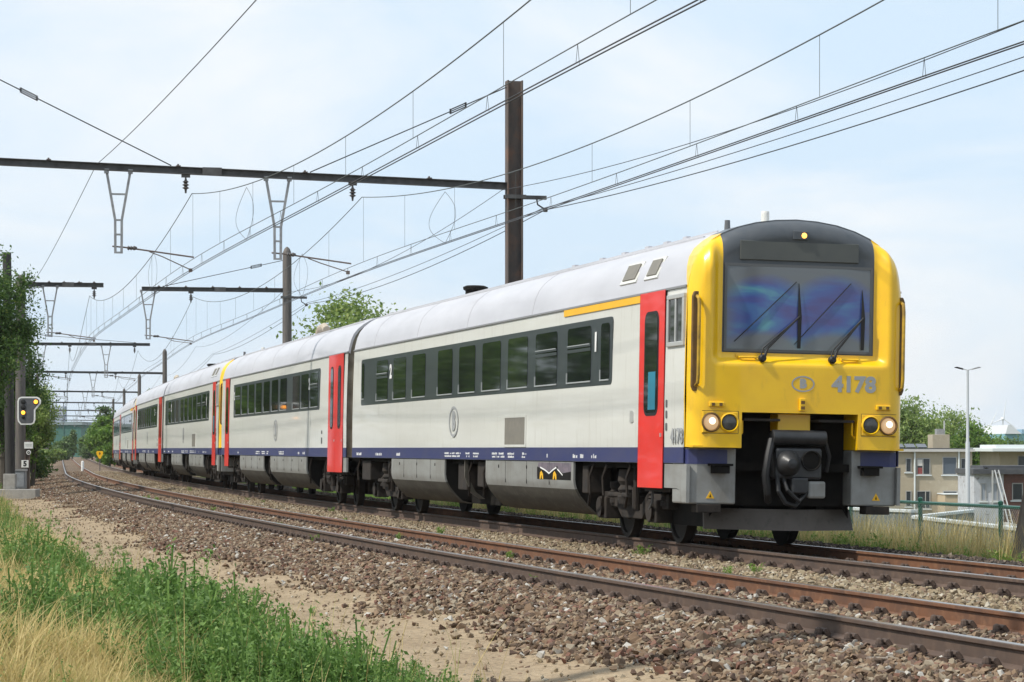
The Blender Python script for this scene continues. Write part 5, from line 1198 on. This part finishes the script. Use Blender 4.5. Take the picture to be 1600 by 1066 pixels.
def beige_house():
    Yd = 205; k = Yd / 4200; ox = (1512 - 800) * k; root = thing('apartment_house', 'beige two storey house with flat roof and roof chimney box', 'house', (ox, Yd, -6.0))
    X = lambda px: (px - 1512) * k; Z = lambda py: CAM_H + (701 - py) * k + 6.0
    MB().box(X(1375), X(1519), 0, 9, 0, Z(706)).build('wall', M_BEIGE, root)
    MB().box(X(1372), X(1522), -.35, 9.3, Z(706), Z(702)).build('roof', mat('roof_edge_white', (.50, .49, .47), .7), root); MB().box(X(1374), X(1520), -.2, 9.1, Z(702), Z(700.5)).build('roof_felt', M_FLATR, root)
    MB().box(X(1461), X(1488), 1.2, 3.6, Z(700.5), Z(679)).build('chimney_box', M_BEIGE, root, bevel=.02); MB().box(X(1469), X(1480), 1.6, 2.6, Z(679), Z(670)).build('chimney_vent', M_GALV, root)
    MB().tube([(X(1482), 2, Z(679)), (X(1482), 2, Z(657))], .06, 8).build('flue_pipe', M_ALU, root)
    for i in range(3): MB().add([(X(1400 + i * 18), .6, Z(699)), (X(1415 + i * 18), .6, Z(699)), (X(1417 + i * 18), 2.4, Z(693.5)), (X(1402 + i * 18), 2.4, Z(693.5)), (X(1400 + i * 18), .66, Z(700)), (X(1415 + i * 18), .66, Z(700)), (X(1417 + i * 18), 2.46, Z(695)), (X(1402 + i * 18), 2.46, Z(695))], [(0, 1, 2, 3), (7, 6, 5, 4), (0, 4, 5, 1), (1, 5, 6, 2), (2, 6, 7, 3), (3, 7, 4, 0)]).build('solar_panel', mat('solar_panel', (.045, .05, .06), .3), root)
    for x0, x1, z0, z1, mu in ((1415, 1424, 738, 716, None), (1432, 1453.5, 742, 716, 1442), (1472.5, 1495, 742, 714, None), (1501, 1509, 738, 716, None), (1415, 1424, 792, 767, None), (1432, 1453.5, 795, 767, 1446), (1501, 1509, 778, 767, None), (1473, 1496, 775, 767, None)):
        win(root, X(x0), X(x1), Z(z0), Z(z1), 0, X(mu) if mu else None, M_DARKG if x0 != 1472.5 else mat('blue_grey_blind', (.085, .105, .13), .5))
    MB().box(X(1433.5), X(1441), -.03, -.018, Z(728), Z(718)).build('curtain', mat('curtain_white', (.6, .58, .55), .8), root); MB().box(X(1434), X(1441), -.03, -.018, Z(741), Z(731)).build('curtain', mat('curtain_red', (.25, .06, .055), .8), root)
    for x in (1429, 1498): MB().tube([(X(x), -.10, 0), (X(x), -.10, Z(706))], .07, 8).build('drainpipe', M_COP, root)
    MB().box(X(1465), X(1522), -3.5, -.0, 0, Z(772)).build('annex', mat('annex_render', (.50, .41, .28), .9, c2=(.44, .36, .25), scale=1), root); MB().box(X(1464), X(1523), -3.6, .0, Z(772), Z(770.5)).build('annex_coping', M_COP, root)
    MB().tube([(X(1516), .3, Z(706)), (X(1516), .3, Z(702))], .05, 6).build('wall_lamp', M_UNDER, root)
beige_house()
def workshop():
    Yd = 165; k = Yd / 4200; ox = (1560 - 800) * k; root = thing('workshop', 'weathered white and red brick workshop with dark flat roof', 'building', (ox, Yd, -5.5)); X = lambda px: (px - 1560) * k; Z = lambda py: CAM_H + (701 - py) * k + 5.5
    MB().box(X(1522), X(1568), 0, 6, 0, Z(741)).build('white_wall', mat('peeling_whitewash', (.52, .54, .57), .9, c2=(.40, .41, .43), scale=1.6, c3=(.24, .22, .21), s3=3.5, lo3=.58, hi3=.68), root)
    br = bpy.data.materials.new('red_brick'); br.use_nodes = True; N = br.node_tree.nodes; L = br.node_tree.links; q = N.new('ShaderNodeTexBrick'); q.inputs['Scale'].default_value = 5; q.inputs['Color1'].default_value = (.19, .060, .042, 1); q.inputs['Color2'].default_value = (.13, .045, .034, 1); q.inputs['Mortar'].default_value = (.22, .19, .16, 1); q.inputs['Mortar Size'].default_value = .012
    tc = N.new('ShaderNodeTexCoord'); mp = N.new('ShaderNodeMapping'); mp.inputs['Rotation'].default_value = (R(90), 0, 0); L.new(tc.outputs['Object'], mp.inputs[0]); L.new(mp.outputs[0], q.inputs['Vector']); L.new(q.outputs[0], N['Principled BSDF'].inputs['Base Color'])
    MB().box(X(1568) + .003, X(1680), .4, 6, 0, Z(741)).build('brick_wall', br, root)
    MB().box(X(1519), X(1682), -.4, 6.4, Z(741), Z(733)).build('roof', M_FLATR, root); MB().box(X(1540), X(1682), 1, 5.5, Z(733), Z(728)).build('roof_upstand', M_FLATR, root)
    MB().box(X(1543), X(1548), 1.0, 1.3, Z(737.5) + .18, Z(734)+.12).build('orange_beacon', M_ORANGE, root)
    for a, b in ((1532, 1541), (1550, 1559)): win(root, X(a), X(b), Z(783), Z(755), 0, None, mat('pale_pane', (.30, .33, .37), .2))
    win(root, X(1583), X(1600), Z(782), Z(755), .4)
workshop()
def ladder():
    Yd = 160; k = Yd / 4200; ox = (1584 - 800) * k; root = thing('ladder', 'aluminium ladder leaning on the brick wall', 'ladder', (ox, Yd, -5.2)); X = lambda px: (px - 1584) * k; Z = lambda py: CAM_H + (701 - py) * k + 5.2
    m = MB()
    for dx in (0, 6): m.bar((X(1590 + dx), 0, 0), (X(1574 + dx), 4.2, Z(736)), .05, .09)
    m.build('stile', M_ALU, root); r_ = MB()
    for q in np.linspace(.05, .97, 16):
        a = Vector((X(1590), 0, 0)).lerp(Vector((X(1574), 4.2, Z(736))), q); r_.bar(a, a + Vector((6 * k, 0, 0)), .03)
    r_.build('rung', M_ALU, root)
    MB().bar((X(1570), 4.1, 0), (X(1570), 4.1, Z(736)), .09).build('support_pole', M_ALU, root)
ladder()
def flat_house():
    Yd = 235; k = Yd / 4200; ox = (1575 - 800) * k; root = thing('flat_building', 'low beige building with white flat roof at the right edge', 'building', (ox, Yd, -5.5)); X = lambda px: (px - 1575) * k; Z = lambda py: CAM_H + (701 - py) * k + 5.5
    MB().box(X(1562), X(1680), 0, 10, 0, Z(706)).build('wall', M_BEIGE, root); MB().box(X(1544), X(1690), -2, 10, Z(706), Z(700)).build('roof', M_COP, root, bevel=.05); MB().box(X(1556), X(1685), 0, 8, Z(700), Z(695)).build('roof_deck', M_COP, root)
    win(root, X(1590), X(1640), Z(735), Z(712))
flat_house()
def far_hall():
    root = thing('warehouse', 'pale teal warehouse with white pitched roof on the right horizon', 'warehouse', img(1590, 640, -6)); k = 640 / 4200; Z = lambda py: CAM_H + (701 - py) * k + 6
    MB().box(-20 * k, 40 * k, 0, 30, 0, Z(678)).build('wall', mat('teal_cladding', (.17, .36, .40), .6), root)
    MB().prism([(-20 * k, Z(678)), (5 * k, Z(678)), (-12 * k, Z(664)), (-16 * k, Z(664))], 'y', -1, 30).build('roof', mat('pale_roof', (.62, .64, .65), .6), root, fixn=True)
    MB().box(6 * k, 40 * k, -.4, 28, Z(678), Z(671)).build('roof_edge', mat('blue_grey_trim', (.22, .36, .46), .6), root)
far_hall()
def turbine(x, yt, label, ang):
    Yd = 2300; k = Yd / 4200; p = img(x, Yd, -6); root = thing('wind_turbine', label, 'wind turbine', p, group='far wind turbines'); z = (701 - yt) * k + 7.3; m = mat('turbine_white', (.80, .82, .84), .5)
    MB().tube([(0, 0, 0), (0, 0, z)], [.9, .5], 10).build('tower', m, root, smooth=True); MB().box(-1.2, 1.2, -3, 4, z - 1, z + 1.6).build('nacelle', m, root, bevel=.4)
    for q in range(3):
        a = R(ang + 120 * q); dv = Vector((math.sin(a), 0, math.cos(a))); b0 = Vector((0, -3.2, z + .3)); MB().tube([b0, b0 + dv * 4, b0 + dv * 17], [.35, .55, .1], 6).build('blade', m, root, smooth=True)
turbine(1567, 655, 'faint white wind turbine above the warehouse', 8); turbine(1546, 667, 'fainter wind turbine just left of the warehouse', 25)
def lamp_post():
    Yd = 150; k = Yd / 4200; root = thing('street_lamp', 'tall slim double armed street lamp in the yard', 'street lamp', img(1512, Yd, -5)); z = CAM_H + (701 - 578) * k + 5; m = mat('lamp_post_grey', (.50, .52, .54), .45, .2)
    MB().tube([(0, 0, 0), (0, 0, z * .62), (0, 0, z * .63), (0, 0, z)], [.15, .12, .085, .06], 12).build('pole', m, root, smooth=True)
    for sx in (-1, 1):
        a = MB().tube([(0, 0, z - .02), (sx * .28, 0, z + .06)], .028, 8).build('arm', m, root); l = MB(); l.prism([(sx * .25, z + .0), (sx * .72, z + .12), (sx * .74, z + .15), (sx * .60, z + .17), (sx * .27, z + .08)], 'y', -.14, .14); l.build('lamp_head', M_UNDER if sx < 0 else M_GALV, root, bevel=.015, fixn=True)
lamp_post()
def old_post():
    root = thing('old_post', 'grey weathered wooden post leaning at the right edge', 'post', img(1590, 36.5, -.6)); m = MB(); m.tube([(-.10, 0, -.3), (.20, .05, 1.35)], [.125, .105], 9)
    m.build('shaft', mat('grey_wood', (.20, .175, .145), .9, c2=(.13, .11, .09), scale=7, stretch=(3, 3, .3), bump=.5), root, smooth=True); MB().lathe([(.112, .30), (.118, .32), (.112, .34)], (.02, .0, 0), 'z', 12).build('wire_band', M_GALV, root)
old_post()
def skip():
    root = thing('scrap_heap', 'pale tarpaulin covered pile behind the slab wall', 'pile', img(1575, 120, -5)); r = np.random.default_rng(2); import bmesh
    bm = bmesh.new(); bmesh.ops.create_icosphere(bm, subdivisions=3, radius=1)
    for v in bm.verts: v.co = Vector((v.co.x * 2.2, v.co.y * 1.4, max(0, v.co.z) * 3.0 + .3 * noise.noise(v.co * 2)))
    me = bpy.data.meshes.new('tarpaulin'); bm.to_mesh(me); bm.free(); me.materials.append(mat('pale_tarp', (.42, .41, .38), .7, c2=(.30, .29, .27), scale=2)); o = bpy.data.objects.new('tarpaulin', me); SC.collection.objects.link(o); o.parent = root
skip()

# ------------------------------------------------------------------ summer haze
def haze():
    m = bpy.data.materials.new('haze_air'); m.use_nodes = True; N = m.node_tree.nodes; L = m.node_tree.links; N.remove(N['Principled BSDF'])
    v = N.new('ShaderNodeVolumePrincipled'); v.inputs['Color'].default_value = (.96, .98, 1, 1); v.inputs['Density'].default_value = .00009; v.inputs['Anisotropy'].default_value = .2
    L.new(v.outputs[0], N['Material Output'].inputs['Volume'])
    tag(MB().box(-1500, 1500, -400, 2700, -6.4, 90).build('haze', m), kind='stuff')
haze()
